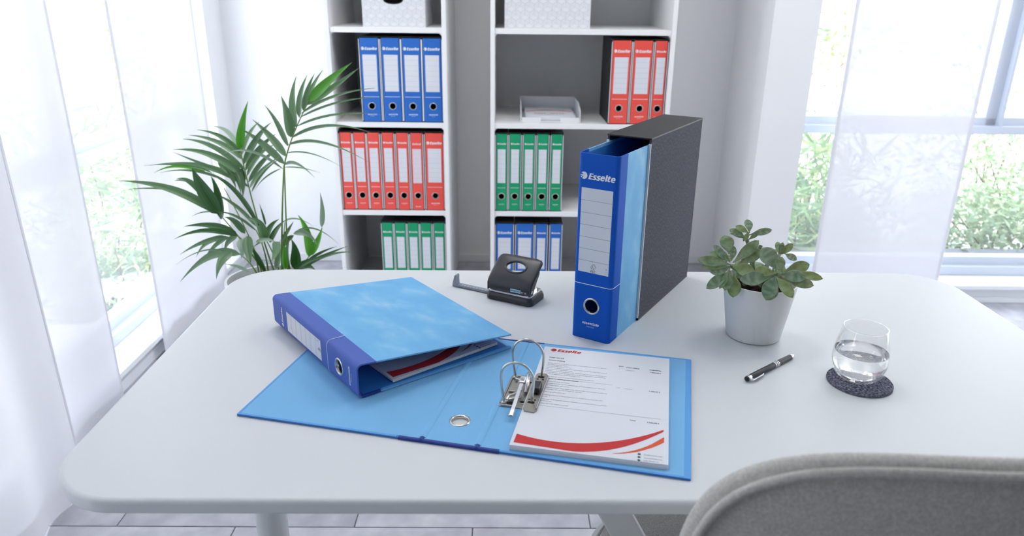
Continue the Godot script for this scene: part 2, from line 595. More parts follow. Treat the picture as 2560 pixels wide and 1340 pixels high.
const SUCCULENT_LEAVES := [
	[0.3824, 0.8869, -1.1650, 0.3285, 0.8911, -1.1783, 0.0152],
	[0.3810, 0.8841, -1.1650, 0.3348, 0.8815, -1.1710, 0.0111],
	[0.3748, 0.8915, -1.1650, 0.3556, 0.9162, -1.1842, 0.0108],
	[0.3770, 0.9065, -1.1650, 0.3719, 0.9332, -1.1842, 0.0201],
	[0.3810, 0.8916, -1.1650, 0.3597, 0.9063, -1.1842, 0.0126],
	[0.3825, 0.8935, -1.1650, 0.3862, 0.9181, -1.1722, 0.0093],
	[0.3855, 0.8907, -1.1650, 0.4273, 0.9283, -1.1722, 0.0158],
	[0.3833, 0.8869, -1.1650, 0.4182, 0.8768, -1.1451, 0.0188],
	[0.3811, 0.8746, -1.1650, 0.3405, 0.8491, -1.1490, 0.0158],
	[0.3827, 0.8765, -1.1650, 0.3719, 0.8461, -1.1490, 0.0158],
	[0.3896, 0.8709, -1.1650, 0.3875, 0.8336, -1.1490, 0.0197],
	[0.3808, 0.8935, -1.1650, 0.3783, 0.8992, -1.1795, 0.0108],
	[0.3947, 0.8879, -1.1650, 0.4340, 0.9111, -1.1722, 0.0170],
	[0.3781, 0.8935, -1.1650, 0.3504, 0.9027, -1.1835, 0.0111],
	[0.3821, 0.8822, -1.1650, 0.3481, 0.8736, -1.1644, 0.0152],
	[0.3814, 0.8803, -1.1650, 0.3626, 0.8493, -1.1490, 0.0090],
	[0.4490, 0.8828, -1.1350, 0.4165, 0.8842, -1.1454, 0.0144],
	[0.4465, 0.8911, -1.1350, 0.4280, 0.9218, -1.1542, 0.0251],
	[0.4476, 0.8865, -1.1350, 0.4591, 0.9094, -1.1422, 0.0144],
	[0.4592, 0.8847, -1.1350, 0.5055, 0.8978, -1.1407, 0.0170],
	[0.4527, 0.8810, -1.1350, 0.4963, 0.8798, -1.1246, 0.0170],
	[0.4605, 0.8754, -1.1350, 0.5080, 0.8686, -1.1180, 0.0165],
	[0.4783, 0.8849, -1.1350, 0.5221, 0.8799, -1.1202, 0.0118],
	[0.4487, 0.8791, -1.1350, 0.4305, 0.8443, -1.1190, 0.0224],
	[0.4489, 0.8735, -1.1350, 0.4327, 0.8413, -1.1190, 0.0215],
	[0.4501, 0.8772, -1.1350, 0.4720, 0.8512, -1.1070, 0.0165],
	[0.4429, 0.8762, -1.1350, 0.3912, 0.8702, -1.1373, 0.0197],
	[0.4495, 0.8856, -1.1350, 0.4619, 0.8883, -1.1294, 0.0065],
	[0.4487, 0.8828, -1.1350, 0.4523, 0.8877, -1.1491, 0.0072],
	[0.4279, 0.9248, -1.2250, 0.4276, 0.9438, -1.2442, 0.0122],
	[0.4242, 0.9128, -1.2250, 0.3984, 0.9252, -1.2442, 0.0118],
	[0.4275, 0.9238, -1.2250, 0.4074, 0.9320, -1.2413, 0.0104],
	[0.4279, 0.9209, -1.2250, 0.4675, 0.9304, -1.2263, 0.0104],
	[0.4272, 0.9116, -1.2250, 0.4465, 0.9248, -1.2301, 0.0065],
	[0.4279, 0.9276, -1.2250, 0.4161, 0.9119, -1.2171, 0.0072],
	[0.4265, 0.9170, -1.2250, 0.3970, 0.9195, -1.2357, 0.0036],
	[0.4973, 0.8736, -1.2550, 0.4990, 0.8926, -1.2742, 0.0111],
	[0.4970, 0.8730, -1.2550, 0.5230, 0.8932, -1.2622, 0.0111],
	[0.5073, 0.8765, -1.2550, 0.5246, 0.8693, -1.2396, 0.0111],
	[0.4973, 0.8760, -1.2550, 0.5043, 0.8956, -1.2622, 0.0081],
]

const SUCCULENT_STEMS := [
	[0.4405, 0.8382, -1.2000, 0.3853, 0.8822, -1.1700],
	[0.4663, 0.8384, -1.2000, 0.4516, 0.8790, -1.1400],
	[0.4432, 0.8461, -1.2000, 0.4241, 0.9141, -1.2250],
	[0.4687, 0.8483, -1.2000, 0.4957, 0.8747, -1.2500],
	[0.4213, 0.8440, -1.2000, 0.4496, 0.9034, -1.2200],
	[0.4493, 0.8560, -1.2000, 0.4885, 0.8837, -1.2500],
]
func _ready() -> void:
	rng.seed = 7
	# camera
	var cam := Camera3D.new()
	cam.name = "camera"
	cam.transform = Transform3D(Basis(Vector3(0.999925, 0.010589, 0.006155), Vector3(-0.007774, 0.937029, -0.349164), Vector3(-0.009464, 0.349090, 0.937041)), Vector3(0, 1.312, 0))
	var lens := CameraAttributesPhysical.new()
	lens.frustum_focal_length = 32.87
	lens.frustum_near = 0.02
	lens.frustum_far = 200.0
	lens.frustum_focus_distance = 1.32
	lens.exposure_aperture = 7.0
	cam.attributes = lens
	add_child(cam)
	cam.current = true
	# sky
	var sky := ProceduralSkyMaterial.new()
	sky.sky_top_color = Color(0.925, 0.96, 1.0)
	sky.sky_horizon_color = Color(0.965, 0.985, 1.0)
	sky.sky_curve = 0.3
	sky.ground_bottom_color = Color(0.80, 0.80, 0.80)
	sky.ground_horizon_color = Color(0.90, 0.90, 0.91)
	sky.sky_energy_multiplier = 1.0
	sky.ground_energy_multiplier = 1.0
	var env := Environment.new()
	env.background_mode = Environment.BG_SKY
	env.sky = Sky.new()
	env.sky.sky_material = sky
	env.background_energy_multiplier = 5.2
	env.tonemap_mode = Environment.TONE_MAPPER_LINEAR
	env.tonemap_exposure = 1.04
	env.sdfgi_enabled = true
	env.ssao_enabled = true
	env.ssil_enabled = true
	# hazy sun high behind the house: it reaches the garden, not the windows
	var sun := DirectionalLight3D.new()
	sun.name = "sun"
	sun.light_energy = 4.0
	sun.light_angular_distance = 4.0
	sun.light_color = Color(0.98, 0.99, 0.96)
	sun.shadow_enabled = true
	sun.sky_mode = DirectionalLight3D.SKY_MODE_LIGHT_ONLY
	sun.transform = Transform3D(Basis(), Vector3(0, 8, 2)).looking_at(Vector3(0, 0, -0.5), Vector3.RIGHT)
	add_child(sun)
	var we := WorldEnvironment.new()
	we.environment = env
	add_child(we)
	materials()
	room()
	windows()
	added_ceiling_lights()
	curtains()
	garden()
	cabinets()
	shelf_contents()
	table()
	chair()
	open_binder()
	lying_binder()
	standing_binder()
	hole_punch()
	pen()
	coaster_and_glass()
	succulent()
	palm()


func materials() -> void:
	M.wall = std(Color(0.965, 0.97, 0.98), 0.85, 0.3)
	M.ceiling = std(Color(0.95, 0.95, 0.95), 0.9, 0.3)
	M.trim = std(Color(0.93, 0.94, 0.955), 0.5)
	M.cabinet = std(Color(0.97, 0.975, 0.98), 0.45, 0.4)
	M.frame = std(Color(0.80, 0.83, 0.88), 0.5)
	M.table = std(Color(0.855, 0.87, 0.885), 0.42, 0.5)
	M.table_leg = std(Color(0.90, 0.91, 0.92), 0.4, 0.5)
	var planks := []
	for k in 3:
		var m := std(Color.WHITE, 0.55, 0.4)
		var d: float = [0.0, 0.02, -0.02][k]
		m.albedo_texture = noise_tex(31 + k, 0.012, [[0.0, Color(0.66 + d, 0.66 + d, 0.70 + d)], [0.5, Color(0.72 + d, 0.725 + d, 0.76 + d)], [1.0, Color(0.79 + d, 0.79 + d, 0.82 + d)]], 512, 6)
		planks.append(triplanar(m, 1.6, true))
	M.planks = planks
	M.grout = std(Color(0.50, 0.51, 0.55), 0.9)
	M.glass = std(Color(1, 1, 1, 0.04), 0.0)
	M.glass.transparency = BaseMaterial3D.TRANSPARENCY_ALPHA
	M.sheer = std(Color(0.93, 0.93, 0.96, 0.95), 0.95, 0.1)
	M.sheer.transparency = BaseMaterial3D.TRANSPARENCY_ALPHA
	M.sheer.backlight_enabled = true
	M.sheer.backlight = Color(0.46, 0.46, 0.46)
	M.paper = std(Color(0.88, 0.895, 0.925), 0.8, 0.3)
	M.print_line = std(Color(0.55, 0.58, 0.63), 0.8)
	M.print_faint = std(Color(0.80, 0.82, 0.86), 0.8)
	M.print_dark = std(Color(0.16, 0.18, 0.22), 0.8)
	M.print_grey = std(Color(0.42, 0.45, 0.50), 0.8)
	M.print_red = std(Color(0.78, 0.16, 0.17), 0.7)
	M.print_orange = std(Color(0.88, 0.34, 0.17), 0.7)
	M.white_print = std(Color(0.95, 0.96, 0.98), 0.7)
	M.steel = std(Color(0.80, 0.79, 0.77), 0.22)
	M.steel.metallic = 1.0
	M.steel_dull = std(Color(0.66, 0.65, 0.63), 0.36)
	M.steel_dull.metallic = 1.0
	M.chrome = std(Color(0.88, 0.89, 0.91), 0.12)
	M.chrome.metallic = 1.0
	M.black = std(Color(0.05, 0.055, 0.065), 0.5)
	M.black_gloss = std(Color(0.17, 0.18, 0.205), 0.36, 0.5)
	M.hole = std(Color(0.012, 0.013, 0.016), 0.8)


# thick wall along x (normal z) with openings [x0, x1, y0, y1]
func wall_pieces(m: MB, x0: float, x1: float, h: float, z0: float, z1: float, opens: Array) -> void:
	var x := x0
	for o in opens:
		if o[0] > x:
			m.box(Vector3((x + o[0]) / 2, h / 2, (z0 + z1) / 2), Vector3(o[0] - x, h, z1 - z0))
		m.box(Vector3((o[0] + o[1]) / 2, o[2] / 2, (z0 + z1) / 2), Vector3(o[1] - o[0], o[2], z1 - z0))
		m.box(Vector3((o[0] + o[1]) / 2, (o[3] + h) / 2, (z0 + z1) / 2), Vector3(o[1] - o[0], h - o[3], z1 - z0))
		x = o[1]
	if x < x1:
		m.box(Vector3((x + x1) / 2, h / 2, (z0 + z1) / 2), Vector3(x1 - x, h, z1 - z0))


const ROOM_H := 2.6
const BACK := -3.62
const LEFT := -1.335
const WIN_Z := -3.12
const RETURN_X := 1.075
const RIGHT := 3.6
const FRONT := 3.4
const L_OPEN := [-3.42, -0.10]  # near end is out of view, drawn forward to light the binder spines
const R_OPEN := [1.265, 3.35]
const SILL := 0.095
const HEAD := 2.42


func room() -> void:
	# floor of grey stone-look planks laid in half bond
	var fl := struct("floor", MB.new().box(Vector3(1.1, -0.06, -0.1), Vector3(5.6, 0.112, 7.6)), M.grout)
	var ms := []
	for k in 3:
		var p := MB.new().rbox(Vector3.ZERO, Vector3(0.617, 0.010, 0.307), 0.0015, 1).mesh()
		p.surface_set_material(0, M.planks[k])
		ms.append(p)
	for r in 23:
		var z := -1.568 - 0.155 + 0.31 * (r - 6)
		for c in 9:
			var x := -1.01 - 0.31 + 0.62 * c + (0.31 if r % 2 == 0 else 0.0) - 0.31
			if x > RIGHT + 0.2 or x < -1.7:
				continue
			var o := MeshInstance3D.new()
			o.name = "plank"
			o.mesh = ms[(r * 7 + c * 5 + (r * c) % 3) % 3]
			o.position = Vector3(x, -0.005, z)
			fl.add_child(o, true)
	struct("ceiling", MB.new().box(Vector3(1.1, ROOM_H + 0.05, -0.1), Vector3(5.6, 0.1, 7.6)), M.ceiling)
	# back wall behind the shelving, the return beside it and the window wall further forward
	struct("wall_back", MB.new().box(Vector3(-0.15, ROOM_H / 2, BACK - 0.1), Vector3(2.8, ROOM_H, 0.2)), M.wall)
	var m := MB.new()
	m.box(Vector3(RETURN_X + 0.06, ROOM_H / 2, (BACK + WIN_Z - 0.3) / 2), Vector3(0.12, ROOM_H, absf(BACK - WIN_Z + 0.3)))
	wall_pieces(m, RETURN_X, RIGHT + 0.2, ROOM_H, WIN_Z - 0.3, WIN_Z, [[R_OPEN[0], R_OPEN[1], SILL - 0.03, HEAD]])
	struct("wall_window_side", m, M.wall)
	m = MB.new()
	m.xf(Transform3D(Basis(Vector3(0, 0, -1), Vector3.UP, Vector3(1, 0, 0)), Vector3.ZERO))
	wall_pieces(m, -FRONT - 0.2, -BACK + 0.2, ROOM_H, LEFT - 0.25, LEFT, [[-L_OPEN[1], -L_OPEN[0], SILL - 0.03, HEAD]])
	struct("wall_left", m, M.wall)
	m = MB.new()
	m.xf(Transform3D(Basis(Vector3(0, 0, -1), Vector3.UP, Vector3(1, 0, 0)), Vector3.ZERO))
	wall_pieces(m, -FRONT - 0.2, -WIN_Z, ROOM_H, RIGHT, RIGHT + 0.25, [[1.3, 2.9, 0.1, HEAD]])
	struct("wall_right", m, M.wall)
	struct("unseen_wall_front", MB.new().box(Vector3(1.1, ROOM_H / 2, FRONT + 0.1), Vector3(5.4, ROOM_H, 0.2)), std(Color(0.66, 0.67, 0.69), 0.9, 0.2))  # unseen wall behind the camera, grey to limit light bounced onto the desk front
	# baseboards
	struct("baseboard_left", MB.new().rbox(Vector3(LEFT + 0.006, 0.02, -0.1), Vector3(0.012, 0.04, 7.0), 0.003, 1), M.trim)
	struct("baseboard_right", MB.new().rbox(Vector3((RETURN_X + RIGHT) / 2, 0.014, WIN_Z + 0.006), Vector3(RIGHT - RETURN_X, 0.028, 0.012), 0.003, 1), M.trim)
	struct("baseboard_back", MB.new().rbox(Vector3((LEFT + RETURN_X) / 2, 0.02, BACK + 0.006), Vector3(RETURN_X - LEFT, 0.04, 0.012), 0.003, 1), M.trim)


# one window lying in the local xy plane, room side +z; frame front at z = 0; widths along x
func window_unit(called: String, where: Transform3D, w: float, mullions: Array, sill_out: float, jamb := 0.07) -> void:
	var o := Node3D.new()
	o.name = called
	add_child(o)
	o.transform = where
	o.set_meta("kind", "structure")
	var y0 := SILL
	var y1 := HEAD
	# sill board towards the room
	part("window_sill", MB.new().rbox(Vector3(w / 2, y0 - 0.012, sill_out / 2 - 0.02), Vector3(w, 0.024, sill_out + 0.05), 0.005, 1), M.trim, o)
	# outer frame
	part("bottom_rail", MB.new().rbox(Vector3(w / 2, y0 + 0.022, -0.03), Vector3(w, 0.044, 0.06), 0.004, 1), M.frame, o)
	part("bottom_rail", MB.new().rbox(Vector3(w / 2, y0 + 0.058, -0.055), Vector3(w, 0.05, 0.05), 0.004, 1), M.frame, o)
	part("top_rail", MB.new().rbox(Vector3(w / 2, y1 - 0.04, -0.04), Vector3(w, 0.08, 0.08), 0.004, 1), M.frame, o)
	for x in [jamb / 2, w - jamb / 2]:
		part("side_rail", MB.new().rbox(Vector3(x, (y0 + y1) / 2, -0.04), Vector3(jamb, y1 - y0, 0.08), 0.004, 1), M.frame, o)
	# transom with a set-back step above it
	part("transom", MB.new().rbox(Vector3(w / 2, 0.775, -0.03), Vector3(w, 0.036, 0.06), 0.004, 1), M.frame, o)
	part("sash_rail", MB.new().rbox(Vector3(w / 2, 0.806, -0.055), Vector3(w, 0.042, 0.05), 0.004, 1), M.frame, o)
	var last := 0.07
	for x in mullions + [w - 0.07]:
		if x < w - 0.08:
			part("mullion", MB.new().rbox(Vector3(x, (0.79 + y1) / 2, -0.03), Vector3(0.014, y1 - 0.79, 0.06), 0.003, 1), M.frame, o)
			part("sash_stile", MB.new().rbox(Vector3(x - 0.03, (0.79 + y1) / 2, -0.055), Vector3(0.05, y1 - 0.79, 0.05), 0.004, 1), M.frame, o)
		part("pane", MB.new().box(Vector3((last + x) / 2, (0.8 + y1) / 2, -0.062), Vector3(x - last, y1 - 0.82, 0.004)), M.glass, o)
		last = x
	part("pane", MB.new().box(Vector3(w / 2, (y0 + 0.08 + 0.76) / 2, -0.062), Vector3(w - 0.1, 0.76 - y0 - 0.06, 0.004)), M.glass, o)


func windows() -> void:
	# left wall: local x runs towards the camera, room side +x
	window_unit("window_1", Transform3D(Basis(Vector3(0, 0, -1), Vector3.UP, Vector3(1, 0, 0)), Vector3(-1.415, 0, L_OPEN[1])), L_OPEN[1] - L_OPEN[0], [0.66, 1.48, 2.3], 0.11)
	window_unit("window_2", Transform3D(Basis(), Vector3(R_OPEN[0], 0, -3.215)), R_OPEN[1] - R_OPEN[0], [0.90, 1.7], 0.125, 0.012)
	window_unit("unseen_window_3", Transform3D(Basis(Vector3(0, 0, 1), Vector3.UP, Vector3(-1, 0, 0)), Vector3(RIGHT + 0.08, 0, -2.9)), 1.6, [0.80], 0.11)  # unseen side window, placed to light the room from the right


func added_ceiling_lights() -> void:  # added fill lamps, out of view, brightening the shelves and desk
	for k in 2:
		var c := Vector3([-0.25, 1.35][k], ROOM_H, -2.0)
		var o := thing("added_ceiling_light", ["added square ceiling fill light, out of view, above the left half of the desk", "added square ceiling fill light, out of view, above the right half of the desk"][k], "lamp", Transform3D(Basis(), c))
		part("frame", MB.new().rbox(Vector3(0, -0.014, 0), Vector3(0.64, 0.027, 0.64), 0.004, 1), M.trim, o)
		var glow := std(Color(0.95, 0.95, 0.95), 0.6)
		glow.emission_enabled = true
		glow.emission = Color(1.0, 0.98, 0.96)
		glow.emission_energy_multiplier = 1.2
		part("diffuser", MB.new().rbox(Vector3(0, -0.0285, 0), Vector3(0.60, 0.003, 0.60), 0.001, 1), glow, o)
		var a := AreaLight3D.new()
		a.name = "fill_panel_light"
		a.area_size = Vector2(0.58, 0.58)
		a.light_energy = 0.95
		a.light_color = Color(1.0, 0.985, 0.97)
		a.area_range = 8.0
		a.shadow_enabled = true
		a.transform = Transform3D(Basis(Vector3(1, 0, 0), -PI / 2), Vector3(0, -0.034, 0))
		o.add_child(a)


# sheer panel hanging between two points of the floor plan, with hems down its edges
func sheer_panel(label: String, a: Vector3, b: Vector3, wave: float, folds: float, bottom: float, phase: float, floor_push := 0.0) -> void:
	var o := thing("sheer_curtain", label, "curtain", Transform3D(), "")
	var dirx := (b - a).normalized()
	var side := Vector3(dirx.z, 0, -dirx.x)
	if side.x < 0 and absf(side.x) > 0.5:
		side = -side
	var span := a.distance_to(b)
	var top := 2.5
	for piece in 4:
		var s0: float = [0.0, 0.0, 1.0 - 0.016 / span, 0.0][piece]
		var s1: float = [1.0, 0.016 / span, 1.0, 1.0][piece]
		var lift := 0.0 if piece == 0 else 0.0015
		var rows := []
		var nu := 14
		var t1 := 0.07 / (top - bottom) if piece == 3 else 1.0
		for i in nu + 1:
			var t := t1 * i / nu
			var row := PackedVector3Array()
			var nv := 60 if piece == 0 or piece == 3 else 2
			for j in nv + 1:
				var s := lerpf(s0, s1, float(j) / nv)
				var off := wave * sin(TAU * folds * s + phase) * (0.6 + 0.4 * (1.0 - t)) + wave * 0.5 * sin(TAU * folds * 0.37 * s + phase * 2.0 + t * 1.3)
				off += floor_push * pow(1.0 - t, 3.0)
				row.append(a.lerp(b, s) + side * (off + lift) + Vector3.UP * (bottom + (top - bottom) * t))
			rows.append(row)
		part(["panel", "side_hem", "side_hem", "bottom_hem"][piece], MB.new().grid(rows), M.sheer, o)


func curtains() -> void:
	sheer_panel("white sheer curtain panel nearest the camera, reaching the floor at the left of the picture", Vector3(-1.20, 0, -0.45), Vector3(-1.20, 0, -1.758), 0.012, 6.5, 0.004, 0.6, 0.02)
	sheer_panel("white sheer curtain panel in the middle of the left window, left of the uncovered glass", Vector3(-1.262, 0, -1.60), Vector3(-1.262, 0, -2.143), 0.008, 2.2, 0.02, 2.0)
	sheer_panel("white sheer curtain panel behind the palm, right of the uncovered glass", Vector3(-1.288, 0, -2.49), Vector3(-1.288, 0, -3.20), 0.008, 2.6, 0.02, 1.1)
	sheer_panel("flat white sheer curtain panel hanging at the window on the right", Vector3(1.372, 0, -3.06), Vector3(1.945, 0, -3.06), 0.002, 1.5, 0.03, 0.3)


func leaf_cloud(count: int, c: Vector3, r: Vector3, size: float, slim: float, cols: Array, mat: Material) -> MultiMeshInstance3D:
	var m := MB.new()
	var e := slim / 2
	m.quad(Vector3(0, -0.5, 0), Vector3(e, -0.1, 0.03), Vector3(0, 0.0, 0.05), Vector3(-e, -0.1, 0.03))
	m.quad(Vector3(0, 0.0, 0.05), Vector3(e, -0.1, 0.03), Vector3(0, 0.5, 0), Vector3(-e, -0.1, 0.03))
	var me := m.mesh()
	me.surface_set_material(0, mat)
	var mm := MultiMesh.new()
	mm.transform_format = MultiMesh.TRANSFORM_3D
	mm.use_colors = true
	mm.mesh = me
	mm.instance_count = count
	for i in count:
		var d := Vector3(rng.randfn(), rng.randfn(), rng.randfn()).normalized() * pow(rng.randf(), 0.45)
		var bas := Basis.from_euler(Vector3(rng.randf() * TAU, rng.randf() * TAU, rng.randf() * TAU)).scaled(Vector3.ONE * size * rng.randf_range(0.6, 1.4))
		mm.set_instance_transform(i, Transform3D(bas, c + d * r))
		mm.set_instance_color(i, cols[rng.randi() % cols.size()])
	var o := MultiMeshInstance3D.new()
	o.name = "foliage"
	o.multimesh = mm
	o.set_meta("kind", "stuff")
	return o


func garden() -> void:
	struct("ground", MB.new().box(Vector3(0, -0.35, -4), Vector3(60, 0.3, 60)), std(Color(0.76, 0.75, 0.745), 0.95))
	var leafm := std(Color.WHITE, 0.7, 0.3)
	leafm.vertex_color_use_as_albedo = true
	leafm.backlight_enabled = true
	leafm.backlight = Color(0.7, 0.7, 0.7)
	var greens := [Color(0.20, 0.31, 0.15), Color(0.26, 0.39, 0.18), Color(0.31, 0.40, 0.19), Color(0.19, 0.31, 0.19)]
	var gold := [Color(0.30, 0.30, 0.12), Color(0.23, 0.31, 0.13), Color(0.40, 0.24, 0.13), Color(0.16, 0.28, 0.13)]
	var pale := [Color(0.29, 0.40, 0.24), Color(0.38, 0.45, 0.28), Color(0.31, 0.43, 0.29)]
	var stem := std(Color(0.35, 0.29, 0.22), 0.9)
	# kind, label, centre, reach, leaves, leaf length, leaf width over length, colours
	var list := [
		["garden_shrub", "broad green strap-leaved plant outside the left window, low in the uncovered glass", Vector3(-2.25, 0.25, -4.05), Vector3(0.55, 0.5, 0.55), 700, 0.24, 0.10, greens],
		["garden_shrub", "yellow-flecked shrub outside the left window, above the transom", Vector3(-2.7, 1.02, -5.3), Vector3(0.75, 0.36, 0.6), 900, 0.055, 0.5, gold],
		["garden_shrub", "pale loose shrub outside the left window, behind the strap-leaved plant", Vector3(-3.3, 0.35, -6.2), Vector3(1.2, 0.75, 0.8), 2400, 0.07, 0.5, pale],
		["garden_shrub", "low strap-leaved plant just outside the left window, below the broad one", Vector3(-1.98, 0.08, -3.30), Vector3(0.26, 0.26, 0.50), 420, 0.20, 0.10, greens],
		["garden_shrub", "low strap-leaved plant just outside the right window, left of the sheer panel", Vector3(1.78, 0.05, -4.05), Vector3(0.34, 0.28, 0.32), 380, 0.20, 0.10, greens],
		["garden_shrub", "low pale ground shrub just outside the right window, right of the sheer panel", Vector3(2.95, 0.04, -4.15), Vector3(0.85, 0.27, 0.34), 2600, 0.05, 0.5, pale],
		["garden_shrub", "green strap-leaved plant outside the right window, left of the sheer panel", Vector3(2.1, 0.12, -4.9), Vector3(0.55, 0.55, 0.5), 620, 0.24, 0.10, greens],
		["garden_shrub", "golden twiggy shrub outside the right window, above the transom", Vector3(2.25, 1.0, -5.4), Vector3(0.5, 0.34, 0.4), 480, 0.05, 0.5, gold],
		["garden_shrub", "dense low pale shrub outside the right window, right of the sheer panel", Vector3(3.7, 0.15, -5.2), Vector3(1.0, 0.62, 0.6), 4200, 0.05, 0.5, pale],
		["garden_shrub", "thin green shrub outside the right window beside the mullion", Vector3(3.9, 0.95, -5.8), Vector3(0.9, 0.32, 0.5), 420, 0.05, 0.5, greens],
	]
	for s in list:
		var o := thing(s[0], s[1], "shrub", Transform3D(Basis(), Vector3(s[2].x, -0.2, s[2].z)))
		o.add_child(leaf_cloud(s[4], Vector3(0, s[2].y + 0.2, 0), s[3], s[5], s[6], s[7], leafm), true)
		var m := MB.new()
		for k in 5:
			var a := TAU * k / 5.0
			m.tube([Vector3(cos(a) * 0.05, 0, sin(a) * 0.05), Vector3(cos(a) * 0.15, (s[2].y + 0.2) * 0.5, sin(a) * 0.12), Vector3(cos(a) * s[3].x * 0.5, s[2].y + 0.2 + s[3].y * 0.4, sin(a) * s[3].z * 0.5)], [0.008, 0.006, 0.003], 6)
		part("stem", m, stem, o)


const CAB_Z := -3.08
const SHELF_T := [0.030, 0.4245, 0.806, 1.184, 1.562]  # upper faces of the shelves


func cabinet(label: String, x0: float, x1: float) -> void:
	var d := 0.53
	var h := 1.95
	var o := thing("shelving_unit", label, "bookcase", Transform3D(Basis(), Vector3((x0 + x1) / 2, 0, CAB_Z - d / 2)))
	var w := x1 - x0
	for s in [-1, 1]:
		part("side_panel", MB.new().rbox(Vector3(s * (w / 2 - 0.009), h / 2, 0), Vector3(0.018, h, d), 0.0012, 1), M.cabinet, o)
	part("back_panel", MB.new().box(Vector3(0, h / 2, -d / 2 + 0.004), Vector3(w - 0.036, h - 0.02, 0.008)), M.cabinet, o)
	part("top_panel", MB.new().rbox(Vector3(0, h - 0.01, 0), Vector3(w - 0.036, 0.02, d - 0.002), 0.0012, 1), M.cabinet, o)
	for y in SHELF_T:
		part("shelf", MB.new().rbox(Vector3(0, y - 0.0105, -0.001), Vector3(w - 0.0365, 0.021, d - 0.010), 0.0015, 1), M.cabinet, o)
	# little corner brackets under the shelf fronts
	for y in SHELF_T.slice(1):
		for s in [-1, 1]:
			var e: float = w / 2 - 0.0183
			var tri := PackedVector2Array([Vector2(s * e, y - 0.0212), Vector2(s * (e - 0.011), y - 0.0212), Vector2(s * e, y - 0.0322)])
			part("bracket", MB.new().prism(tri, d / 2 - 0.05, d / 2 - 0.012), M.cabinet, o)


func cabinets() -> void:
	cabinet("narrow white open shelving unit on the left, holding blue, red and green binders", -0.727, -0.243)
	cabinet("wider white open shelving unit on the right, holding the letter tray and three red binders", -0.066, 0.679)


# upright binder: spine in the plane z = 0 facing +z, covers running back to -D; origin at the middle of its foot
func binder_shell(o: Node3D, w: float, hgt: float, depth: float, r: float, band: float, spine_mat: Material, cover_mat: Material, inner_mat: Material, hole_y: float, tilt := 0.0, hole_r := 0.0125, lean := 0.0) -> void:
	var t := 0.0024
	var m := MB.new()
	m.holed(Vector2(-w / 2 + r, 0), Vector2(w / 2 - r, hgt), Vector2(0, hole_y), hole_r, -t, 0.0)
	var ends := []
	for s in [-1.0, 1.0]:
		var phi := tilt if s > 0 else lean
		var c := Vector2(s * (w / 2 - r), -r)
		var outer := []
		for i in 9:
			var a := lerpf(PI / 2, -phi, i / 8.0)
			outer.append(c + Vector2(cos(a) * s, sin(a)) * r)
		var dirn := Vector2(-sin(phi) * s, -cos(phi))
		outer.append(outer[-1] + dirn * (band - r))
		var nin := Vector2(-cos(phi) * s, sin(phi))
		var poly := PackedVector2Array(outer)
		poly.append(outer[-1] + nin * t)
		for i in 9:
			var a := lerpf(-phi, PI / 2, i / 8.0)
			poly.append(c + Vector2(cos(a) * s, sin(a)) * (r - t))
		ends.append([outer[-1], dirn, nin])
		m.xf(Transform3D(Basis(Vector3(1, 0, 0), Vector3(0, 0, 1), Vector3(0, -1, 0)), Vector3.ZERO))
		m.prism(poly, -hgt, 0.0)
	part("spine", m, spine_mat, o)
	for k in 2:
		var e: Array = ends[k]
		var p0: Vector2 = e[0]
		var p1: Vector2 = p0 + e[1] * (depth - band)
		var mm := MB.new()
		mm.xf(Transform3D(Basis(Vector3(1, 0, 0), Vector3(0, 0, 1), Vector3(0, -1, 0)), Vector3.ZERO))
		mm.prism(PackedVector2Array([p0, p1, p1 + e[2] * t, p0 + e[2] * t]), -hgt, 0.0)
		var cov := part("cover", mm, cover_mat, o)
		if inner_mat:
			# lining glued inside the cover, a little short of its edges
			var ml := MB.new()
			ml.xf(Transform3D(Basis(Vector3(1, 0, 0), Vector3(0, 0, 1), Vector3(0, -1, 0)), Vector3.ZERO))
			var q0: Vector2 = p0 + e[2] * t - e[1] * (band - r - 0.002)
			var q1: Vector2 = p1 + e[2] * t - e[1] * 0.006
			ml.prism(PackedVector2Array([q0, q1, q1 + e[2] * 0.0005, q0 + e[2] * 0.0005]), -hgt + 0.005, -0.005)
			part("lining", ml, inner_mat, cov)


